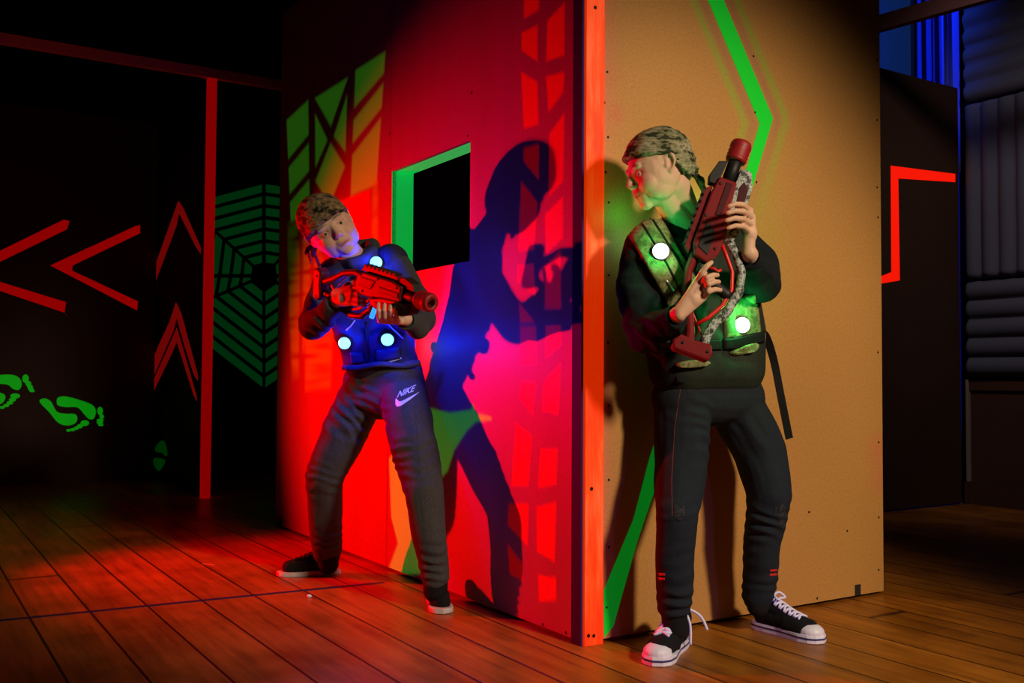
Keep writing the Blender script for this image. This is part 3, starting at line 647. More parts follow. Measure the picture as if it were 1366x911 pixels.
def bandana(hm, parent, m, front, slope, tails, name='bandana', back=.9):
    b = Blob(); b.ell((0, -.013, .037), (.0810, .0985, .0815)); b.ell((0, -.045, .010), (.0745, .0665, .068)); b.ell((0, .01, .030), (.0785, .085, .07))
    me = b.mesh(name, .0028, 2); co = getco(me)
    zb = front+slope*co[:, 1]; zb = np.where(co[:, 1] < -.004, zb+(co[:, 1]+.004)*back, zb); zb = np.maximum(zb, -.055)
    k = np.clip((zb-co[:, 2])/.004, 0, 1)
    ang = np.arctan2(co[:, 1], co[:, 0])
    pl = .0022*np.abs(np.sin(co[:, 2]*170+3*np.sin(ang*2)+2*nz(co, (14, 14, 14), 2)))+.0025*nz(co, (25, 25, 25), 4)
    hem = .0022*np.exp(-((co[:, 2]-zb-.006)/.005)**2)
    c = np.array((0, 0, .0)); co2 = co+getno(me)*((pl+hem)*(1-k))[:, None]; co2 = co2*(1-k[:, None])+(c+(co2-c)*.80)*k[:, None]
    setco(me, co2); me.transform(hm); o = link(name, me, m, parent, True)
    tb = Blob()
    for pts, rs in tails:
        for i in range(len(pts)-1):
            p0, p1 = Vector(pts[i]), Vector(pts[i+1]); 
            for t in np.linspace(0, 1, 9):
                p = p0.lerp(p1, t); r = rs[i]*(1-t)+rs[i+1]*t; q = (p1-p0).to_track_quat('Z', 'Y').to_matrix() @ Matrix.Rotation(.5, 3, 'Z')
                tb.ell(p, (r, r*.35, r*.8), q)
    tm = tb.mesh('bandana_tail', .0022, 2); displace(tm, .0012*nz(getco(tm), (80, 80, 80))); tm.transform(hm); link('bandana_tail', tm, m, parent, True)
    return o
def torus_pts(c, n, r, k=28, ell=1., ax=None):
    n = Vector(n).normalized(); a = Vector(ax) if ax else n.orthogonal(); a = (a-n*a.dot(n)).normalized(); b = n.cross(a)
    return [Vector(c)+a*r*math.cos(2*PI*i/k)+b*r*ell*math.sin(2*PI*i/k) for i in range(k+1)]
def bvh_of(*objs):
    bpy.context.view_layer.update()
    V_, F_ = [], []
    for o in objs:
        off = len(V_); V_ += [o.matrix_world @ v.co for v in o.data.vertices]; F_ += [[i+off for i in p.vertices] for p in o.data.polygons]
    return BVHTree.FromPolygons(V_, F_)
def surf(bvh, px, py):
    d = ray(px, py).normalized(); loc, n, i, dist = bvh.ray_cast(O3, d)
    if loc is None:
        loc, n, i, dist = bvh.find_nearest(O3+d*3.1)
    if n.dot(d) > 0: n = -n
    return loc, n
def patch(name, bvh, quad, m, parent, th=.008, nu=22, nv=22, round_=.12, shape=None, lift=0.):
    """padded piece of cloth laid on a garment"""
    top = {}; pos = {}
    for i in range(nu+1):
        for k in range(nv+1):
            s, t = i/nu, k/nv
            tl, tr, br, bl = quad; x = (1-t)*((1-s)*tl[0]+s*tr[0])+t*((1-s)*bl[0]+s*br[0]); y = (1-t)*((1-s)*tl[1]+s*tr[1])+t*((1-s)*bl[1]+s*br[1])
            if shape: x, y = shape(s, t, x, y)
            pos[i, k] = surf(bvh, x, y)
    P_ = np.array([[pos[i, k][0] for k in range(nv+1)] for i in range(nu+1)]); N_ = np.array([[pos[i, k][1] for k in range(nv+1)] for i in range(nu+1)])
    for _ in range(3):
        for A in (P_, N_):
            Q = A.copy(); Q[1:-1, 1:-1] = (A[:-2, 1:-1]+A[2:, 1:-1]+A[1:-1, :-2]+A[1:-1, 2:])/4; A[:] = .5*A+.5*Q
    N_ /= np.linalg.norm(N_, axis=2, keepdims=True)
    ii, kk = np.meshgrid(np.arange(nu+1)/nu, np.arange(nv+1)/nv, indexing='ij'); e = np.minimum(np.minimum(ii, 1-ii), np.minimum(kk, 1-kk)); h = th*(.45+.55*np.clip(e/.08, 0, 1)**.5)+lift
    T_ = P_+N_*h[..., None]; B_ = P_-N_*.004
    vs = T_.reshape(-1, 3).tolist()+B_.reshape(-1, 3).tolist(); n = (nu+1)*(nv+1); idx = np.arange(n).reshape(nu+1, nv+1)
    q = np.stack([idx[:-1, :-1], idx[1:, :-1], idx[1:, 1:], idx[:-1, 1:]], -1).reshape(-1, 4); fs = q.tolist()+(q[:, ::-1]+n).tolist()
    ring = list(idx[:, 0])+list(idx[-1, 1:])+list(idx[-2::-1, -1])+list(idx[0, -2:0:-1])
    for a, b in zip(ring, ring[1:]+ring[:1]): fs.append([int(b), int(a), int(a)+n, int(b)+n])
    return MB().add(vs, fs).build(name, m, parent, True)
def led(bvh, px, py, r, m, rim, parent, lamp=None, lift=.012):
    loc, n = surf(bvh, px, py); c = O3-loc; n = (n*.5+c.normalized()*.5).normalized(); loc = loc+c.normalized()*lift
    hs = MB().lathe([(-.014, r*1.12), (.004, r*1.12), (.006, r*1.06), (.006, r), (.002, r)], loc, n, 32).build('lamp_rim', rim, parent, True)
    o = MB().lathe([(.002, r)]+[(.009+.5*r*math.sin(a), r*math.cos(a)) for a in np.linspace(0, PI/2, 9)], loc, n, 32).build('signal_lamp', m, parent, True)
    if lamp:
        point('signal_glow', loc+n*(.012+r*.5+.018), lamp[0], lamp[1], .012)
    return loc, n
def shoe(heel, toe, parent, style):
    heel = Vector(heel); toe = Vector(toe); d = toe-heel; L = d.length; d.z = 0; fx = d.normalized(); fy = Vector((-fx.y, fx.x, 0))
    mt = Matrix((fx, fy, Vector((0, 0, 1)))).transposed().to_4x4(); mt = Matrix.Translation(heel) @ mt @ Matrix.Scale(L/.275, 4)
    up = Blob(); up.cap((.048, 0, .045), .034, (.044, 0, .085), .041); up.cap((.055, 0, .046), .035, (.150, 0, .042), .036)
    up.cap((.150, .004, .040), .038, (.218, .003, .034), .033); up.cap((.150, -.004, .040), .036, (.205, -.006, .033), .034); up.cap((.075, 0, .082), .030, (.160, 0, .056), .024)
    um = up.mesh('shoe_upper', .003, 3); co = getco(um); co[:, 2] = np.maximum(co[:, 2], .012); setco(um, co); displace(um, .0012*nz(getco(um), (60, 60, 60)))
    bv = BVHTree.FromPolygons([v.co for v in um.vertices], [list(p.vertices) for p in um.polygons])
    um.transform(mt); sh_ = link('shoe', um, style['upper'], parent, True)
    tag(sh_, style['label'])
    xs = np.linspace(0, 1, 26); hw = np.interp(xs, [0, .03, .1, .25, .45, .62, .75, .88, .95, .985, 1], [0, .020, .031, .034, .033, .040, .046, .042, .031, .017, 0])
    pts = [(x*.275, h) for x, h in zip(xs, hw)]+[(x*.275, -h) for x, h in list(zip(xs, hw))[-2:0:-1]]
    st = style.get('sole_t', .026); mb = MB(); n = len(pts); rows = []
    lay = [(0, .96), (.003, 1.), (st*.55, 1.0), (st*.62, .985), (st*.70, 1.0), (st, .985)]
    for z, s in lay: rows += [((x-.137)*s+.137, y*s, z+style.get('rocker', 0)*max(0, (x-.2)/.075)**2) for x, y in pts]
    fs = [(i*n+k, i*n+(k+1) % n, (i+1)*n+(k+1) % n, (i+1)*n+k) for i in range(len(lay)-1) for k in range(n)]+[tuple(range(n))[::-1], tuple(range((len(lay)-1)*n, len(lay)*n))]
    mb.add(rows, fs).build('sole', style['sole'], sh_, False, mtx=mt)
    if 'stripe' in style:
        m2 = MB(); rows = []
        for z, s in ((st*.50, 1.008), (st*.72, 1.008)): rows += [((x-.137)*s+.137, y*s*1.01, z) for x, y in pts]
        m2.add(rows, [(k, (k+1) % n, n+(k+1) % n, n+k) for k in range(n)]).build('sole_stripe', style['stripe'], sh_, False, mtx=mt)
    if style.get('cap'):
        b = Blob(); b.ell((.228, -.001, .030), (.042, .040, .027)); cm = b.mesh('toe_cap', .0022, 1); co = getco(cm); co[:, 2] = np.maximum(co[:, 2], .01)
        k = co[:, 0] < .208; co[k, 0] = .208+(co[k, 0]-.208)*.15; setco(cm, co); cm.transform(mt); link('toe_cap', cm, style['cap'], sh_, True)
    def topz(x, y):
        h = bv.ray_cast(Vector((x, y, .2)), Vector((0, 0, -1)))[0]; return h.z if h else .06
    lm = MB(); R_ = style.get('lace_r', .0040); rows_n = 6
    for i in range(rows_n):
        x = .088+.0185*i
        for s in (-1, 1):
            p = []
            for t in np.linspace(0, 1, 9):
                y = s*(-.022+.044*t); xx = x+.016*t; p.append((xx, y, topz(xx, y)+R_*.8))
            lm.tube(p, R_, 8)
    lo = lm.build('laces', style['lace'], sh_, True, mtx=mt)
    if style.get('bow'):
        for q in style['bow']:
            pp = [Vector(a) for a in q]; sm = []
            for i in range(len(pp)-1):
                p0, p1, p2, p3 = pp[max(i-1, 0)], pp[i], pp[i+1], pp[min(i+2, len(pp)-1)]
                for t in np.linspace(0, 1, 7)[:-1]: sm.append(.5*((2*p1)+(-p0+p2)*t+(2*p0-5*p1+4*p2-p3)*t*t+(-p0+3*p1-3*p2+p3)*t**3))
            sm.append(pp[-1]); MB().tube(sm, .0038, 8).build('lace_end', style['lace'], sh_, True, mtx=mt)
    return sh_
M['lace'] = mat('white lace', (.85, .82, .9), .7, emit=(.2, .15, .9), es=.10); M['white_rubber'] = mat('white rubber', (.85, .82, .88), .45, emit=(.2, .15, .9), es=.04)
M['navy_rub'] = mat('navy rubber', (.05, .05, .2), .5); M['canvas'] = fabric('black canvas', (.010, .010, .012), .3, 500); M['mesh_black'] = fabric('black knit', (.010, .010, .012), .4, 350)
M['camoA'] = camo('sand green camouflage', [(.27, .25, .15), (.030, .035, .020), (.16, .16, .085), (.38, .33, .22)], (1, 1, 2.4), 17)
M['camoB'] = camo('brown camouflage', [(.24, .16, .08), (.025, .02, .012), (.13, .10, .05), (.32, .23, .13)], (1, 1, 2.2), 15)
M['camoV'] = camo('olive camouflage', [(.22, .21, .09), (.10, .10, .04), (.16, .17, .07), (.30, .27, .14)], (1, 1, 1), 22)
M['sweater'] = fabric('black fleece', (.010, .013, .017), .35, 260, .95, .3); M['pants'] = fabric('black blue jersey', (.016, .021, .030), .25, 300, .9)
M['hoodie'] = fabric('charcoal heather fleece', (.052, .055, .062), .45, 420, .95, .3); M['heather'] = fabric('dark heather jersey', (.060, .062, .070), .6, 520, .95, .3)
M['vest_cloth'] = fabric('dark vest cloth', (.022, .03, .022), .2, 200, .7); M['vest_navy'] = fabric('navy vest cloth', (.02, .022, .05), .2, 200, .6)
M['webbing'] = fabric('black webbing', (.008, .008, .009), .2, 600, .6); M['teal'] = fabric('blue cloth', (.02, .22, .50), .2, 200)
M['buckle'] = mat('metal buckle', (.5, .5, .52), .3, .8); M['rim'] = mat('black lamp rim', (.02, .02, .02), .4)
M['led_g'] = mat('green signal lamp', (.4, 1, .7), .3, emit=(.35, 1, .62), es=6); M['led_b'] = mat('blue signal lamp', (.3, .7, 1), .3, emit=(.12, .62, 1), es=3.6)
M['red_thread'] = mat('red thread', (.22, .03, .03), .8); M['red_print'] = mat('red print', (.65, .02, .02), .7); M['hair'] = fabric('brown hair', (.030, .014, .008), .5, 500)

# ------------------------------------------------------------------ TAGGER GUN
def gun(butt, muzzle, upv, label, mats, sc_z=1.0):
    butt = Vector(butt); muzzle = Vector(muzzle); x = (muzzle-butt); L = x.length; x.normalize(); z = (Vector(upv)-x*Vector(upv).dot(x)).normalized(); y = z.cross(x)
    mt = Matrix((x, y, z)).transposed().to_4x4(); mt = Matrix.Translation(butt) @ mt @ Matrix.Scale(L/.62, 4)
    root = empty('laser_tagger', butt, label, 'toy gun', 'laser tag guns held by the two players')
    def part(mb, name, m, bev=.002, sm=False, par=None): return mb.build(name, mats[m], par or root, sm, bev, mtx=mt)
    def slab(prof, t, name, m, bev=.003, y0=0, par=None): return part(MB().prism([(a, y0-t/2, b) for a, b in prof], Vector((0, t, 0))), name, m, bev, par=par)
    rc = slab([(.255,.012),(.265,.052),(.30,.066),(.45,.066),(.50,.058),(.50,.008),(.40,.000),(.33,-.012),(.285,-.010)], .050, 'receiver', 'body', .005)
    slab([(.275,.018),(.290,.050),(.37,.050),(.345,.018)], .055, 'receiver_plate', 'dark', .002, par=rc)
    slab([(.39,.018),(.39,.036),(.49,.036),(.49,.018)], .055, 'receiver_plate', 'panel', .002, par=rc)
    rl_ = slab([(.27,.066),(.285,.083),(.46,.083),(.475,.066)], .024, 'top_rail', 'body', .002)
    mb = MB()
    for k in range(8): mb.box(.290+k*.0215, .290+k*.0215+.012, -.015, .015, .082, .089)
    part(mb, 'rail_teeth', 'dark', 0, par=rl_)
    slab([(.478,.056),(.478,.080),(.50,.086),(.545,.074),(.555,.050)], .030, 'front_sight', 'dark', .002)
    part(MB().lathe([(0, .012), (0, .019), (.12, .019), (.12, .012)], (.48, 0, .030), (1, 0, 0), 24), 'barrel', 'dark', 0, True)
    cap = part(MB().lathe([(0, .019), (.002, .027), (.010, .030), (.013, .027), (.020, .030), (.024, .027), (.031, .030), (.035, .027), (.043, .030), (.052, .030), (.060, .027), (.062, .0255), (.062, .0150), (.058, .0135), (.030, .0125), (.028, 0)], (.562, 0, .030), (1, 0, 0), 36), 'muzzle_cap', 'cap', 0, True)
    part(MB().lathe([(0, .0135), (.0035, .0125), (.0035, .0105), (0, .0100)], (.6205, 0, .030), (1, 0, 0), 24), 'muzzle_ring', 'dark', 0, True, par=cap)
    slab([(.33,-.012),(.335,-.036),(.37,-.044),(.50,-.038),(.545,-.022),(.548,.010),(.50,.012),(.40,.004)], .042, 'handguard', 'frame', .007)
    slab([(.36,-.018),(.37,-.032),(.49,-.028),(.51,-.010),(.49,-.002)], .0455, 'handguard_plate', 'panel', .002)
    b = Blob(); b.chain([(.345,0,-.022),(.315,0,-.056),(.27,0,-.088),(.215,0,-.100),(.155,0,-.088),(.105,0,-.062),(.06,0,-.055),(.02,0,-.066)], [.013,.0115,.0115,.0125,.0125,.013,.013,.014])
    fm = b.mesh('lower_frame', .0028, 3); co = getco(fm); co[:, 1] *= .85; setco(fm, co); displace(fm, .0008*np.sign(nz(getco(fm), (45, 45, 45)))); fm.transform(mt); link('lower_frame', fm, mats['frame'], root, True)
    part(MB().tube([(.335, .0, -.004), (.30, .0, -.034), (.262, 0, -.064), (.215, 0, -.078), (.165, 0, -.069), (.12, 0, -.045), (.09, 0, -.02)], .0058, 10), 'edge_tube', 'edge', 0, True)
    b = Blob(); b.chain([(.235,0,.020),(.215,0,-.020),(.198,0,-.068)], [.017,.015,.016]); b.cap((.265, 0, .028), .016, (.235, 0, .018), .015)
    gm = b.mesh('pistol_grip', .0028, 3); co = getco(gm); co[:, 1] *= .8; setco(gm, co); gm.transform(mt); link('pistol_grip', gm, mats['dark'], root, True)
    part(MB().tube([(.250,0,.0),(.254,0,-.014),(.250,0,-.026),(.258,0,-.034)], .0042, 8), 'trigger', 'edge', 0, True)
    slab([(.0,-.080),(.0,.020),(.022,.030),(.048,.018),(.044,-.03),(.050,-.074),(.025,-.086)], .040, 'stock_pad', 'body', .008)
    b = Blob(); b.chain([(.275,0,.048),(.225,0,.050),(.165,0,.036),(.11,0,.008),(.06,0,-.012),(.03,0,-.016)], [.0135,.012,.012,.013,.014,.015]); am = b.mesh('stock_arm', .0028, 3); am.transform(mt); link('stock_arm', am, mats['body'], root, True)
    pass
    part(MB().tube([(.07,.016,-.045),(.10,.018,-.02),(.15,.018,.022),(.20,.019,.038),(.27,.020,.046)], .0028, 8), 'cable', 'edge', 0, True)
    for a, c in ((.285,.056),(.38,.058),(.48,.050),(.30,.004),(.36,-.006),(.025,-.0),(.025,-.07)):
      for sg in (1, -1):
        part(MB().lathe([(0, .0042), (.0018, .0042), (.0025, .002), (.0025, 0)], (a, sg*(.0250 if a > .1 else .0200), c), (0, sg, 0), 10), 'screw', 'dark', 0, True)
    return root, mt
#PART4
# ------------------------------------------------------------------ PERSON RIGHT (leaning on the tan wall)
PRM = empty('person', PR(955, 842, .12)*1, 'person in black sweater and trousers leaning on the tan wall, laser gun raised', 'person', rz=0)
PRM.location.z = 0; bpy.context.view_layer.update()
hp = PR(878, 227, .23); vd = (hp-O3).normalized()
fw = Vector((-.935, -.20, -.31)); upv = Vector((-.30, -.02, .95)); hmR = frame_mtx(hp, fw, upv, 1.05)
body = Blob(); body.xf(head_blob(), hmR)
nb0 = hmR @ Vector((0, -.028, -.045)); nb1 = PR(918, 312, .17); ch = PR(925, 380, .17); wa = PR(942, 470, .17); pv = PR(945, 535, .16)
body.cap(nb0, .050, PR(915, 290, .19), .049); body.cap(hmR @ Vector((0, .01, -.06)), .040, PR(912, 300, .20), .045); body.cap(PR(915, 290, .19), .049, nb1, .056)
RS, LS = PR(862, 326, .18), PR(974, 318, .17)
body.cap(nb1, .055, RS, .045); body.cap(nb1, .055, LS, .045); body.cap(PR(885, 350, .17), .075, PR(965, 348, .17), .075)
body.cap(PR(892, 390, .16), .07, PR(965, 390, .16), .07); body.cap(PR(905, 460, .16), .07, PR(975, 460, .16), .07); body.cap(PR(910, 530, .155), .068, PR(980, 530, .155), .068)
body.cap(PR(890, 370, .16), .07, PR(910, 500, .16), .07); body.cap(PR(965, 370, .16), .07, PR(980, 500, .16), .07); body.cap(ch, .07, pv, .07)
RE, RWr = PR(862, 452, .21), PR(905, 419, .40)
LE, LWr = PR(1020, 384, .32), PR(1000, 338, .44)
body.chain([RS, RE, RWr], [.042, .034, .023]); body.chain([LS, LE, LWr], [.042, .034, .023])
RL = [PR(908, 545, .16), PR(905, 610, .19), PR(900, 685, .25), PR(899, 760, .24), PR(900, 832, .22)]
LL = [PR(985, 545, .16), PR(1012, 605, .20), PR(1030, 662, .24), PR(1018, 725, .20), PR(1010, 806, .16)]
body.chain(RL, [.066, .058, .045, .038, .032]); body.chain(LL, [.066, .058, .045, .038, .032])
# hand on the trigger grip
D = .43
wr = PR(906, 418, .41)
K = [PR(930, 376, .435), PR(936, 381, .445), PR(938, 389, .445), PR(938, 397, .44)]
for i, k in enumerate(K): body.cap(wr+Vector((0, 0, .004-.003*i)), .017, k, .0105)
body.ell(wr.lerp((K[1]+K[2])*.5, .6), (.022, .016, .024))
finger(body, [K[0], PR(936, 364, .455), PR(943, 355, .465), PR(949, 350, .46)]); finger(body, [K[1], PR(943, 370, .47), PR(951, 367, .475), PR(957, 367, .465)])
finger(body, [K[2], PR(945, 379, .475), PR(953, 376, .48), PR(959, 376, .468)]); finger(body, [K[3], PR(945, 389, .47), PR(954, 386, .478), PR(961, 387, .468)])
finger(body, [wr.lerp(K[0], .35), PR(923, 385, .40), PR(931, 372, .385), PR(940, 364, .385)], (.0125, .0105, .0090, .0080))
# hand round the fore-end
wl = PR(998, 338, .44)
K = [PR(1000, 281, .445), PR(1003, 290, .45), PR(1003, 300, .45), PR(1001, 310, .445)]
for k in K: body.cap(wl, .019, k, .0115)
body.ell(wl.lerp((K[1]+K[2])*.5, .62), (.020, .018, .028))
finger(body, [K[0], PR(991, 273, .468), PR(981, 272, .475), PR(973, 275, .468)]); finger(body, [K[1], PR(992, 282, .478), PR(981, 281, .483), PR(971, 284, .474)])
finger(body, [K[2], PR(991, 292, .478), PR(980, 291, .483), PR(970, 294, .474)]); finger(body, [K[3], PR(991, 302, .470), PR(981, 301, .476), PR(972, 304, .468)], (.0082, .0076, .0070, .0062))
finger(body, [wl.lerp(K[0], .4), PR(995, 300, .41), PR(990, 288, .385), PR(986, 278, .375)], (.013, .011, .0095, .0085))
me = body.mesh('body', .0026, 2); make_face(me, hmR, (.72, .44, .31), (.12, .06, .035)); bodyR = link('body', me, M['skin'], PRM, True)
LIDS = (11, -9)
for s in (-1, 1): eye(hmR, s, (-.35, 1, -.05), PRM)
hb = Blob(); hb.ell((0, -.022, .010), (.0765, .078, .062)); hmesh = hb.mesh('hair', .003, 1); co = getco(hmesh); k = (co[:, 1] > -.030) & (co[:, 2] < .030) & (np.abs(co[:, 0]) > .03) & (co[:, 1] < .008); setco(hmesh, np.where(k[:, None], co*.9, co)); displace(hmesh, .001*nz(getco(hmesh), (90, 90, 90))); hmesh.transform(hmR); link('hair', hmesh, M['hair'], PRM, True)
bandana(hmR, PRM, M['camoA'], .030, .30, [([(.01, -.100, -.030), (.02, -.118, -.058), (.03, -.128, -.092)], [.016, .015, .013]), ([(.0, -.098, -.030), (-.008, -.112, -.062), (-.012, -.108, -.088)], [.014, .013, .009]), ([(-.012, -.098, -.022), (.012, -.100, -.034)], [.017, .017])], back=1.0)
# sweater
sw = Blob()
lv = [(322, 868, 970, .062), (355, 876, 972, .088), (400, 888, 972, .094), (450, 897, 982, .092), (492, 903, 983, .088)]
for y, a, b_2, r in lv: sw.cap(PR(a, y, .175), r, PR(b_2, y, .175), r)
for i in range(len(lv)-1):
    for q in (1, 2): sw.cap(PR(lv[i][q], lv[i][0], .175), lv[i][3], PR(lv[i+1][q], lv[i+1][0], .175), lv[i+1][3])
    sw.cap(PR(930, lv[i][0], .18), lv[i][3], PR(935, lv[i+1][0], .18), lv[i+1][3])
sw.cap(PR(918, 306, .175), .058, PR(868, 322, .18), .060); sw.cap(PR(920, 306, .175), .058, PR(968, 318, .17), .060)
sw.chain([PR(862, 328, .18), PR(850, 385, .185), PR(863, 446, .215), PR(885, 436, .31), PR(897, 427, .365)], [.068, .064, .062, .050, .037])
sw.chain([PR(976, 318, .18), PR(1008, 352, .24), PR(1016, 378, .32), PR(1010, 362, .38), PR(1002, 350, .415)], [.066, .066, .060, .050, .036])
me = sw.mesh('sweater', .005, 3)
creases(me, [(PR(862, 420, .2), .16, (.5, 0, 1), .07, .010), (PR(863, 450, .26), .09, (1, 0, .6), .035, .013), (PR(855, 380, .22), .08, (.3, 0, 1), .05, .010), (PR(1015, 375, .36), .08, (.4, .2, 1), .040, .007), (PR(1000, 345, .30), .07, (1, 0, .3), .03, .008), (PR(940, 490, .25), .16, (0, .2, 1), .035, .008), (PR(890, 470, .25), .10, (.3, .0, 1), .035, .010), (PR(890, 430, .34), .06, (1, 0, .4), .022, .008)], .003)
swe = link('sweater', me, M['sweater'], PRM, True)
col_ = PR(917, 297, .185); MB().tube(torus_pts(col_+Vector((0, 0, .006)), (hmR.translation-col_)+Vector((0, 0, .10)), .060, 36), .009, 10, False).build('collar', M['sweater'], swe, True)
MB().tube([PR(902+i*8.6, 506+1.5*math.sin(i*1.3), .255-.004*abs(i-5)) for i in range(11)], .012, 10).build('hem', M['sweater'], swe, True)
for c, d_, r in ((PR(899, 425, .372), wr-RE, .033), (PR(1001, 347, .425), LWr-LE, .033)):
    cf = MB().lathe([(-.022, r*1.02), (-.02, r*1.1), (-.008, r*1.12), (.004, r*1.10), (.016, r*1.04), (.020, r*.9), (.012, r*.8), (-.010, r*.8)], c, d_, 28); cf.build('cuff', M['sweater'], swe, True)
MB().tube([PR(930, 276, .11), PR(937, 278, .14), PR(936, 286, .17)], [.012, .014, .010], 12).build('undershirt_collar', M['teal'], PRM, True)
# trousers
tr = Blob(); tr.cap(PR(908, 530, .165), .090, PR(984, 530, .165), .090); tr.cap(PR(915, 505, .17), .082, PR(978, 505, .17), .082)
tr.chain([PR(910, 545, .165), PR(909, 610, .19), PR(903, 685, .245), PR(900, 755, .235), PR(899, 806, .22)], [.088, .082, .066, .057, .052])
tr.chain([PR(984, 545, .165), PR(1014, 603, .20), PR(1027, 660, .235), PR(1017, 722, .20), PR(1011, 793, .165)], [.090, .084, .072, .062, .052])
me = tr.mesh('trousers', .005, 3)
creases(me, [(PR(950, 570, .25), .10, (.4, 0, 1), .035, .010), (PR(1020, 690, .26), .09, (.5, 0, 1), .030, .012), (PR(1010, 780, .2), .09, (.1, 0, 1), .028, .013), (PR(898, 800, .27), .08, (.1, 0, 1), .026, .011), (PR(900, 700, .28), .08, (-.3, 0, 1), .032, .008), (PR(1000, 590, .26), .10, (.8, 0, .6), .045, .007)], .003)
tro = link('trousers', me, M['pants'], PRM, True); bt = bvh_of(tro)
def surf_tube(name, bvh, pts, r, m, parent, lift=0.):
    q = []
    for i in range(len(pts)-1):
        for t in np.linspace(0, 1, 10)[:-1]:
            l_, n_ = surf(bvh, pts[i][0]*(1-t)+pts[i+1][0]*t, pts[i][1]*(1-t)+pts[i+1][1]*t); q.append(l_+n_*lift)
    return MB().tube(q, r, 6).build(name, m, parent, True)
surf_tube('side_seam', bt, [(908, 516), (900, 570), (896, 640), (897, 700)], .0009, M['red_thread'], tro); pass
for q in ([(874, 764), (887, 765), (887, 768), (874, 767)], [(874, 770), (887, 771), (887, 774), (874, 773)]): patch('red_mark', bt, q, M['red_print'], tro, .0012, 6, 3)
for q in ([(1027, 760), (1037, 759), (1037, 762), (1027, 763)], [(1027, 765.5), (1037, 764.5), (1037, 767.5), (1027, 768.5)]): patch('red_mark', bt, q, M['red_print'], tro, .0012, 6, 3)
M['wear'] = fabric('worn jersey', (.030, .032, .036), .6, 90)
def oval(cx, cy, rx, ry, sl=0):
    def f(s, t, x, y):
        a = 2*s-1; b = 2*t-1; X = a*math.sqrt(1-b*b/2); Y = b*math.sqrt(1-a*a/2); return cx+X*rx, cy+Y*ry+X*rx*sl
    return f
patch('knee_wear', bt, [(0, 0)]*4, M['wear'], tro, .0004, 12, 12, shape=oval(906, 682, 8, 13)); patch('knee_wear', bt, [(0, 0)]*4, M['wear'], tro, .0004, 12, 12, shape=oval(1044, 690, 6, 17))
st = dict(upper=M['canvas'], sole=M['white_rubber'], stripe=M['navy_rub'], cap=M['white_rubber'], lace=M['lace'], label='black canvas shoe with white toe and laces',
          bow=[[(.095, 0, .112), (.095, .030, .122), (.098, .052, .085), (.104, .056, .028)], [(.095, 0, .112), (.088, .035, .124), (.075, .075, .105), (.070, .095, .066)], [(.095, 0, .112), (.09, -.02, .122), (.10, -.035, .108), (.095, -.015, .108), (.095, 0, .112)]])
gh, gt = ground(910, 858), ground(867, 893); shoe(gh, gh+(gt-gh).normalized()*.288, PRM, st)
st2 = dict(st); st2['bow'] = [[(.085, 0, .118), (.09, .02, .128), (.105, .035, .112), (.095, .015, .110)], [(.085, 0, .118), (.09, -.02, .130), (.12, -.030, .118), (.10, -.01, .108)]]
gh, gt = ground(1004, 836), ground(1101, 860); shoe(gh, gh+(gt-gh).normalized()*.272, PRM, st2)
for pts in ([PR(899, 806, .22), PR(900, 838, .22)], [PR(1011, 790, .165), PR(1011, 808, .17)]):
    b = Blob(); b.cap(pts[0], .042, pts[1], .036); link('sock', b.mesh('sock', .004, 2), M['canvas'], PRM, True)
# vest
vs = Blob()
for y, a, b_2, r in lv[1:]: vs.cap(PR(a+8, y-2, .185), r+.006, PR(b_2-2, y-2, .185), r+.006)
for i in range(1, len(lv)-1):
    for q, o_ in ((1, 8), (2, -2)): vs.cap(PR(lv[i][q]+o_, lv[i][0], .185), lv[i][3]+.006, PR(lv[i+1][q]+o_, lv[i+1][0]-4, .185), lv[i+1][3]+.006)
    vs.cap(PR(930, lv[i][0], .19), lv[i][3]+.005, PR(935, lv[i+1][0]-4, .19), lv[i+1][3]+.005)
vs.chain([PR(868, 322, .18), PR(872, 360, .20)], [.068, .09]); vs.chain([PR(974, 315, .175), PR(972, 360, .20)], [.066, .09])
me = vs.mesh('vest', .005, 4); creases(me, [(PR(930, 420, .3), .15, (.2, 0, 1), .05, .006)], .002)
vest = link('tag_vest', me, M['vest_cloth'], PRM, True); bv = bvh_of(vest, swe); tag(vest, 'olive camouflage laser tag vest with green lamps')
patch('shoulder_panel', bv, [(833, 303), (876, 284), (928, 372), (893, 412)], M['camoV'], vest, .012, 26, 40)
patch('panel_seam', bv, [(852, 296), (855, 294), (912, 392), (909, 395)], M['webbing'], vest, .0145, 4, 30); patch('panel_seam', bv, [(864, 290), (867, 288), (921, 380), (918, 383)], M['webbing'], vest, .0145, 4, 30)
patch('side_panel', bv, [(962, 398), (1008, 392), (1014, 446), (966, 452)], M['camoV'], vest, .012, 24, 24)
patch('waist_belt', bv, [(962, 452), (1018, 441), (1019, 456), (964, 467)], M['webbing'], vest, .016, 24, 10)
patch('waist_belt', bv, [(880, 455), (962, 452), (962, 467), (882, 470)], M['webbing'], vest, .010, 24, 10)
def oval(cx, cy, rx, ry, sl=0):
    def f(s, t, x, y):
        a = 2*s-1; b = 2*t-1; X = a*math.sqrt(1-b*b/2); Y = b*math.sqrt(1-a*a/2); return cx+X*rx, cy+Y*ry+X*rx*sl
    return f
patch('hip_pad', bv, [(0, 0)]*4, M['camoV'], vest, .020, 20, 12, shape=oval(991, 466, 19, 8, -.25)); patch('hip_pad', bv, [(0, 0)]*4, M['camoV'], vest, .020, 20, 12, shape=oval(923, 485, 21, 5, -.05))
patch('chest_pouch', bv, [(918, 345), (938, 322), (940, 360), (924, 372)], M['vest_cloth'], vest, .02, 12, 12)
patch('reflective_bar', bv, [(884, 372), (888, 370), (899, 386), (895, 389)], M['buckle'], vest, .015, 4, 8)
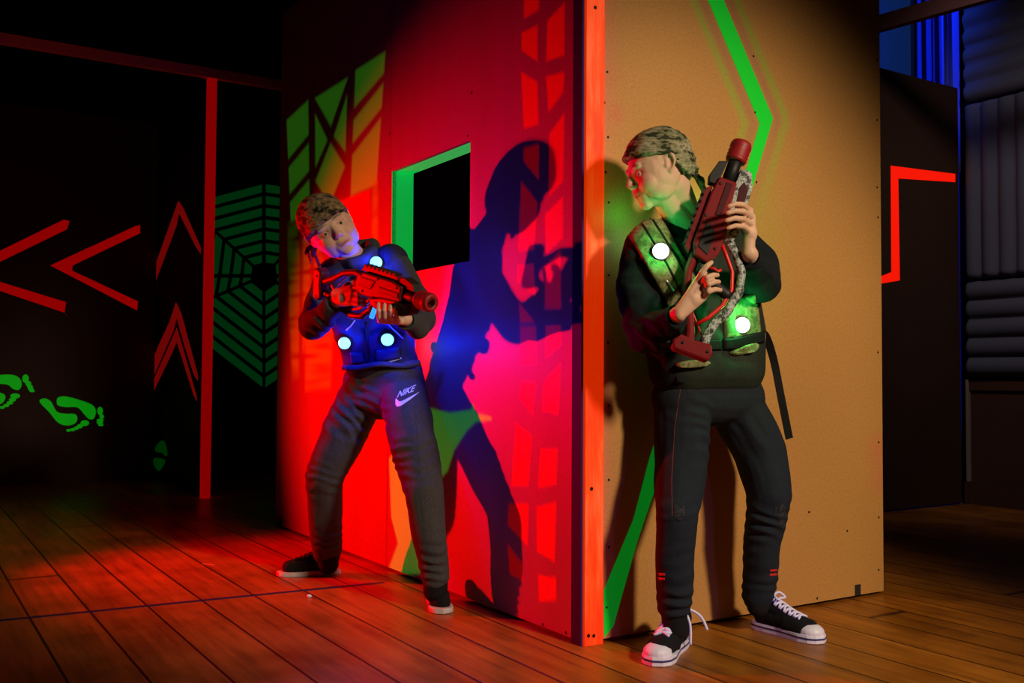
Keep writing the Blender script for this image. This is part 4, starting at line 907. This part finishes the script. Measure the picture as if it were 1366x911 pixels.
l1, n1 = led(bv, 881, 336, .0235, M['led_g'], M['rim'], vest, (.7, (.0, 1, .18)), .018); l2, n2 = led(bv, 989, 434, .0235, M['led_g'], M['rim'], vest, (.7, (.0, 1, .18)), .018)
bl_ = PR(862, 318, .085); MB().lathe([(-.004, .022), (.012, .022), (.018, .015), (.020, 0)], bl_, Vector((-.3, .9, .2)), 24).build('added_rear_lamp', M['led_g'], vest, True); point('signal_glow', PR(842, 282, .07), .16, (.0, 1, .12), .012)  # unseen rear lamp and point light, added for green glow on the wall
bl_ = PR(950, 312, .075); MB().lathe([(-.004, .020), (.010, .020), (.016, .014), (.018, 0)], bl_, Vector((0, .9, .3)), 24).build('added_rear_lamp', M['led_g'], vest, True); point('signal_glow', PR(945, 272, .07), .22, (.15, 1, .03), .012)  # second added lamp and point light, greening the wall right of the head
# hanging strap: flat webbing with thickness
def ribbon(name, pts, w, th, m, parent, side=None):
    pts = [Vector(p) for p in pts]; sm = []
    for i in range(len(pts)-1):
        p0, p1, p2, p3 = pts[max(i-1, 0)], pts[i], pts[i+1], pts[min(i+2, len(pts)-1)]
        for t in np.linspace(0, 1, 9)[:-1]: sm.append(.5*((2*p1)+(-p0+p2)*t+(2*p0-5*p1+4*p2-p3)*t*t+(-p0+3*p1-3*p2+p3)*t**3))
    sm.append(pts[-1]); vs_ = []; n = len(sm)
    for i, p in enumerate(sm):
        t = (sm[min(i+1, n-1)]-sm[max(i-1, 0)]).normalized(); s = (Vector(side)-t*Vector(side).dot(t)).normalized(); q = t.cross(s)
        for a, b in ((-1, -1), (1, -1), (1, 1), (-1, 1)): vs_.append(p+s*w/2*a+q*th/2*b)
    fs = [(i*4+k, i*4+(k+1) % 4, (i+1)*4+(k+1) % 4, (i+1)*4+k) for i in range(n-1) for k in range(4)]+[(0, 1, 2, 3), tuple(n*4-4+k for k in range(4))]
    return MB().add(vs_, fs).build(name, m, parent)
ribbon('hanging_strap', [PR(1010, 444, .26), PR(1021, 448, .25), PR(1032, 480, .22), PR(1042, 530, .21), PR(1053, 585, .20)], .026, .003, M['webbing'], vest, (1, .2, .25))
MB().box(-.012, .012, -.005, .005, -.014, .014, Matrix.Translation(PR(1016, 450, .285))).build('buckle', M['buckle'], vest, bevel=.003)
gm = dict(body=mat('dark red plastic', (.20, .005, .010), .6, spec=.2), dark=mat('black plastic', (.010, .010, .012), .5, spec=.3), panel=mat('deep red plastic', (.06, .003, .006), .6, spec=.2), cap=mat('ribbed red rubber', (.30, .008, .014), .5), edge=mat('bright red cable', (.75, .01, .01), .4),
          frame=camo('silver digital camouflage', [(.42, .44, .43), (.05, .06, .055), (.22, .24, .23), (.60, .62, .60)], (1, 1, 1), 60, .5))
gR, gRm = gun(PR(905, 470, .35), PR(1003, 197, .405), Vector((-1, .05, .35)), 'dark red laser gun with silver camouflage frame, raised against black sweater', gm)
#PART5
# ------------------------------------------------------------------ PERSON LEFT (crouching beside the red wall)
PLM = empty('person', P(505, 790, 3.8), 'person in dark hooded jacket and grey trousers aiming a laser gun by the red wall', 'person'); PLM.location.z = 0; bpy.context.view_layer.update()
hp = P(440, 304, 3.60); hmL = frame_mtx(hp, (.32, -.93, -.16), (-.60, -.18, .77), 1.14)
body = Blob(); body.xf(head_blob(), hmL)
nb1 = P(478, 352, 3.75)
body.cap(hmL @ Vector((0, -.028, -.045)), .048, nb1, .050)
RS, LS = P(437, 374, 3.74), P(524, 360, 3.72)
body.cap(nb1, .044, RS, .040); body.cap(nb1, .044, LS, .040); body.cap(P(460, 395, 3.76), .068, P(512, 390, 3.76), .068); body.cap(P(478, 460, 3.83), .065, P(532, 460, 3.82), .065); body.cap(P(485, 515, 3.9), .068, P(535, 515, 3.84), .068)
body.cap(P(488, 400, 3.76), .07, P(508, 510, 3.88), .07); body.cap(P(462, 400, 3.77), .065, P(485, 500, 3.87), .065); body.cap(P(518, 400, 3.76), .065, P(535, 500, 3.84), .065)
RE, RWr = P(414, 436, 3.62), P(449, 402, 3.47); LE, LWr = P(562, 427, 3.53), P(540, 425, 3.31)
body.chain([RS, RE, RWr], [.042, .034, .024]); body.chain([LS, LE, LWr], [.042, .034, .024])
body.chain([P(483, 525, 3.93), P(455, 580, 3.93), P(431, 637, 3.93), P(434, 692, 4.02), P(438, 748, 4.10)], [.070, .06, .045, .038, .032])
body.chain([P(538, 530, 3.80), P(555, 598, 3.65), P(566, 658, 3.53), P(575, 715, 3.52), P(582, 785, 3.52)], [.070, .06, .045, .038, .032])
wr = P(448, 402, 3.46)
K = [P(470, 384, 3.395), P(471, 391, 3.39), P(470, 398, 3.395), P(468, 404, 3.40)]
for k in K: body.cap(wr, .018, k, .0115)
body.ell(wr.lerp((K[1]+K[2])*.5, .55), (.028, .018, .024)); body.cap(P(449, 392, 3.45), .02, K[0], .012)
for i, k in enumerate(K):
    y = (383, 391, 399, 406)[i]; finger(body, [k, P(479, y, 3.37), P(488, y+1, 3.375), P(490, y+2, 3.40)])
finger(body, [P(453, 392, 3.45), P(462, 381, 3.44), P(472, 377, 3.44), P(480, 379, 3.43)], (.013, .0105, .0095, .0085))
wl = P(541, 426, 3.31); TX = (506, 514, 522, 530)
K = [P(x+1, 428+i*.5, 3.285) for i, x in enumerate(TX)]
for k in K: body.cap(wl, .017, k, .0105)
body.ell(P(524, 427, 3.30), (.032, .024, .014))
for i, x in enumerate(TX): finger(body, [K[i], P(x-1, 423, 3.225), P(x-1.5, 414, 3.205), P(x-1, 405+i*.8, 3.225)], (.0082, .0076, .0070, .0062))
finger(body, [P(530, 424, 3.33), P(520, 417, 3.36), P(512, 409, 3.355)], (.012, .010, .009))
me = body.mesh('body', .0027, 2); make_face(me, hmL, (.72, .47, .36), (.10, .06, .04)); bodyL = link('body', me, M['skin'], PLM, True)
gz = hmL.inverted().to_3x3() @ (O3+Vector((.25, 0, .15))-hp); gz.normalize(); LIDS = (24, -17)
for s in (-1, 1): eye(hmL, s, gz, PLM)
hb = Blob(); hb.ell((0, -.022, .010), (.0755, .078, .058)); hmesh = hb.mesh('hair', .003, 1); displace(hmesh, .001*nz(getco(hmesh), (90, 90, 90))); hmesh.transform(hmL); link('hair', hmesh, M['hair'], PLM, True)
bandana(hmL, PLM, M['camoB'], .010, .30, [([(.060, -.060, -.015), (.086, -.06, -.040), (.098, -.055, -.088)], [.016, .019, .015]), ([(.060, -.06, -.01), (.100, -.045, -.02), (.112, -.035, -.052)], [.015, .016, .011])], back=.6)
# hooded jacket
jk = Blob()
lv = [(372, 450, 518, .076, 3.74), (405, 460, 518, .086, 3.75), (440, 474, 524, .080, 3.79), (472, 482, 528, .072, 3.84), (488, 485, 531, .074, 3.86)]
for y, a, b_2, r, Y in lv: jk.cap(P(a, y, Y), r, P(b_2, y-3, Y-.02), r)
for i in range(len(lv)-1):
    for q in (1, 2): jk.cap(P(lv[i][q], lv[i][0], lv[i][4]), lv[i][3], P(lv[i+1][q], lv[i+1][0], lv[i+1][4]), lv[i+1][3])
    jk.cap(P(490, lv[i][0], lv[i][4]-.01), lv[i][3], P(505, lv[i+1][0], lv[i+1][4]-.01), lv[i+1][3])
jk.cap(P(478, 354, 3.74), .060, P(440, 376, 3.75), .058); jk.cap(P(485, 352, 3.74), .060, P(527, 354, 3.71), .056)
jk.chain([P(438, 378, 3.74), P(424, 412, 3.68), P(417, 434, 3.62), P(432, 424, 3.54), P(441, 410, 3.49)], [.058, .056, .054, .046, .037])
jk.chain([P(530, 358, 3.71), P(552, 396, 3.62), P(562, 425, 3.52), P(556, 433, 3.42), P(546, 429, 3.35)], [.058, .056, .054, .048, .037])
jk.chain([P(456, 352, 3.70), P(470, 351, 3.655), P(486, 347, 3.665), P(498, 337, 3.72), P(496, 326, 3.80)], [.024, .026, .027, .028, .026]); jk.chain([P(448, 352, 3.82), P(470, 338, 3.86), P(495, 330, 3.86)], [.036, .045, .040])
me = jk.mesh('jacket', .005, 3)
creases(me, [(P(415, 436, 3.56), .09, (1, 0, .8), .032, .014), (P(425, 400, 3.6), .09, (.2, 0, 1), .045, .010), (P(566, 428, 3.45), .09, (.6, 0, -1), .032, .012), (P(552, 390, 3.6), .08, (.5, 0, 1), .04, .008), (P(510, 475, 3.75), .14, (0, .2, 1), .032, .008)], .003)
jac = link('hooded_jacket', me, M['hoodie'], PLM, True); tag(jac, 'charcoal hooded jacket')
for c, d_, r in ((P(443, 408, 3.485), RWr-RE, .033), (P(543, 427, 3.335), LWr-LE, .033)):
    MB().lathe([(-.022, r*1.02), (-.02, r*1.1), (-.008, r*1.12), (.004, r*1.10), (.016, r*1.04), (.020, r*.9), (.012, r*.8), (-.010, r*.8)], c, d_, 28).build('cuff', M['hoodie'], jac, True)
MB().tube([P(457+i*10.4, 490+2*math.sin(i)-i*.5, 3.735+.004*abs(i-5)) for i in range(11)], .011, 10).build('hem', M['hoodie'], jac, True)
# trousers
tr = Blob(); tr.cap(P(488, 498, 3.88), .084, P(534, 498, 3.83), .084); tr.cap(P(486, 512, 3.9), .088, P(536, 512, 3.84), .088); tr.cap(P(482, 528, 3.92), .090, P(540, 530, 3.82), .088)
tr.chain([P(480, 532, 3.93), P(458, 580, 3.92), P(433, 635, 3.93), P(434, 690, 4.02), P(436, 734, 4.09)], [.094, .090, .076, .068, .060])
tr.chain([P(540, 535, 3.80), P(553, 600, 3.65), P(566, 660, 3.53), P(573, 715, 3.51), P(581, 768, 3.51)], [.092, .088, .070, .062, .052])
me = tr.mesh('trousers', .005, 3)
creases(me, [(P(495, 545, 3.82), .12, (.5, 0, 1), .035, .012), (P(470, 560, 3.85), .12, (1, 0, .5), .035, .010), (P(432, 640, 3.85), .10, (.4, 0, 1), .035, .011), (P(540, 620, 3.58), .10, (-.3, 0, 1), .035, .010), (P(582, 755, 3.46), .08, (.1, 0, 1), .024, .011), (P(436, 720, 4.0), .08, (.1, 0, 1), .03, .009)], .003)
tro = link('trousers', me, M['heather'], PLM, True); bt = bvh_of(tro)
M['logo'] = mat('white print', (.85, .85, .9), .6)
cu = bpy.data.curves.new('t', 'FONT'); cu.body = 'NIKE'; cu.size = 1; cu.shear = .25; cu.offset = .02; to = bpy.data.objects.new('t', cu); COL.objects.link(to); bpy.context.view_layer.update()
tm = bpy.data.meshes.new_from_object(to.evaluated_get(bpy.context.evaluated_depsgraph_get())); bpy.data.objects.remove(to)
bm = bmesh.new(); bm.from_mesh(tm); bmesh.ops.subdivide_edges(bm, edges=bm.edges, cuts=1); bm.to_mesh(tm); bm.free()
co = getco(tm); wx = co[:, 0].max(); out = []
def on_surf(x, y, lift=.0016): l_, n_ = surf(bt, x, y); return l_+n_*lift
for x, y, z in co: out.append(on_surf(529+x/wx*24+y*3.0, 531-x/wx*9.5-y*12))
setco(tm, np.array(out)); link('logo_lettering', tm, M['logo'], tro)
up_ = [(528.5, 531.5), (531, 534), (532.8, 535.8), (536, 535.5), (541, 533), (547, 529.8), (553, 526.5), (559, 523)]; lo_ = [(527.8, 534), (528, 540), (530, 543), (534.5, 542), (541, 537.6), (547, 533.4), (553, 528.6), (559, 523.3)]
q = []; ns = 22
for i in range(ns+1):
    t = i/ns*7; k = min(int(t), 6); f = t-k
    for r in (up_, lo_): q.append(on_surf(r[k][0]*(1-f)+r[k+1][0]*f, r[k][1]*(1-f)+r[k+1][1]*f, .0022))
MB().add(q, [(2*i, 2*i+1, 2*i+3, 2*i+2) for i in range(ns)]).build('logo_swoosh', M['logo'], tro)
for pts in ([P(437, 728, 4.08), P(438, 752, 4.09)], [P(581, 762, 3.51), P(581, 788, 3.51)]):
    b = Blob(); b.cap(pts[0], .046, pts[1], .043); link('sock', b.mesh('sock', .004, 2), M['mesh_black'], PLM, True)
for pts in ([(551, 524), (554, 545), (556, 580), (560, 640), (565, 700)],): surf_tube('side_seam', bt, pts, .0010, M['hoodie'], tro)
M['grey_sole'] = mat('pale grey rubber', (.62, .60, .62), .5)
st = dict(upper=M['mesh_black'], sole=M['grey_sole'], lace=M['webbing'], label='black running shoe with pale sole', sole_t=.020)
gh, gt = ground(455, 765), ground(376, 768); shoe(gh, gh+(gt-gh).normalized()*.262, PLM, st)
gh, gt = ground(579, 800), ground(591, 820); gh = gt-(gt-gh).normalized()*.262; shoe(gh, gt, PLM, st)
# vest
vs = Blob()
for y, a, b_2, r, Y in lv[1:]: vs.cap(P(a+4, y-4, Y-.015), r+.006, P(b_2-3, y-7, Y-.03), r+.006)
for i in range(len(lv)-1):
    for q in (1, 2): vs.cap(P(lv[i][q], lv[i][0], lv[i][4]-.015), lv[i][3]+.005, P(lv[i+1][q], lv[i+1][0]-6, lv[i+1][4]-.02), lv[i+1][3]+.005)
    vs.cap(P(490, lv[i][0], lv[i][4]-.02), lv[i][3]+.006, P(505, lv[i+1][0]-6, lv[i+1][4]-.02), lv[i+1][3]+.006)
vs.chain([P(522, 348, 3.72), P(520, 380, 3.73)], [.066, .09]); vs.chain([P(447, 368, 3.745), P(455, 400, 3.74)], [.068, .085])
me = vs.mesh('vest', .005, 4); creases(me, [(P(500, 440, 3.7), .15, (.2, 0, 1), .05, .005)], .002)
vest = link('tag_vest', me, M['vest_navy'], PLM, True); tag(vest, 'dark laser tag vest with blue lamps'); bv = bvh_of(vest, jac)
M['piping'] = mat('reflective piping', (.55, .6, .8), .4)
surf_tube('piping', bv, [(462, 440), (468, 434), (474, 426)], .0030, M['piping'], vest, .003); surf_tube('piping', bv, [(518, 432), (528, 442), (538, 452)], .0030, M['piping'], vest, .003)
surf_tube('piping', bv, [(466, 488), (485, 489), (510, 486), (538, 476)], .0035, M['piping'], vest, .003)
patch('front_pocket', bv, [(467, 470), (485, 470), (486, 484), (469, 485)], M['vest_navy'], vest, .009, 12, 8); patch('front_pocket', bv, [(500, 466), (532, 462), (534, 478), (502, 483)], M['vest_navy'], vest, .012, 12, 8)
patch('zip', bv, [(487, 430), (490, 430), (494, 488), (491, 488)], M['webbing'], vest, .012, 3, 20)
led(bv, 502, 351, .0225, M['led_b'], M['rim'], vest, (2.0, (.0, .015, 1))); led(bv, 460, 457, .0225, M['led_b'], M['rim'], vest, (2.0, (.0, .015, 1))); led(bv, 517, 452, .0235, M['led_b'], M['rim'], vest, (2.6, (.0, .015, 1)))
bl_ = P(548, 462, 3.90); MB().lathe([(-.006, .020), (.008, .020), (.013, .013), (.015, 0)], bl_, -(-U).cross(Vector((0,0,1))).normalized()*.3+U*.9, 24).build('added_rear_lamp', M['led_b'], vest, True); point('signal_glow', P(568, 455, 3.76), .8, (.0, .015, 1), .012)  # added side lamp and point light, throwing blue onto the red wall
gm2 = dict(gm); gm2['frame'] = mat('red black plastic', (.05, .005, .008), .45, spec=.3); gm2['body'] = mat('worn red plastic', (.085, .005, .007), .5, spec=.3); gm2['panel'] = mat('dark panel plastic', (.03, .004, .006), .5, spec=.3)
gL, gLm = gun(P(424, 366, 3.56), P(574, 417, 3.12), Vector((.05, -.25, 1)), 'red laser gun aimed low across the chest, muzzle towards the camera', gm2)
MB().box(-.008, .008, -.008, .008, -.035, .035, Matrix.Translation(P(500, 412, 3.33)) @ Matrix.Rotation(.35, 4, 'Y')).build('blue_glow_block', mat('painted blue light', (.1, .5, 1), .3, emit=(.02, .35, 1), es=1.2), gL, bevel=.004)  # emitting block stands in for blue light falling near the trigger
# ================================================================== LIGHT
RED = Vector((-3.3, 4.45, 1.02))
spot('red_stage_lamp', RED, (-.74, 4.15, .68), 960, (1, .0, .0), 66, 1., .025)
spot('warm_key_lamp', (2.55, .1, 2.45), (.75, 3.0, .85), 480, (1, .80, .54), 46, .7, .21)
spot('violet_fill_lamp', (1.7, .4, 1.5), (.72, 2.95, .0), 26, (.18, .1, 1), 30, .8, .1)
spot('added_curtain_fill', tuple(W(3.1, bscreen+.25, 3.9)), tuple(W(5.2, BW2, 2.9)), 150, (.03, .10, 1), 100, .9, .08)  # unseen lamp added to brighten the blue curtain
w = bpy.data.worlds.new('world'); S.world = w; w.use_nodes = True
w.node_tree.nodes['Background'].inputs[0].default_value = (.25, .3, .5, 1); w.node_tree.nodes['Background'].inputs[1].default_value = .004
spot('added_mat_fill', tuple(W(2.1, -.6, 3.4)), tuple(W(AM, bscreen-.6, 1.6)), 80, (1, .85, .95), 70, 1, .15)  # unseen fill added so the quilted mats show up
# ================================================================== VIEW
S.view_settings.view_transform = 'Standard'; S.view_settings.look = 'None'; S.view_settings.gamma = 1; S.view_settings.exposure = 0; S.view_settings.use_curve_mapping = False
S.cycles.use_denoising = True; S.cycles.max_bounces = 6; S.cycles.sample_clamp_indirect = 4
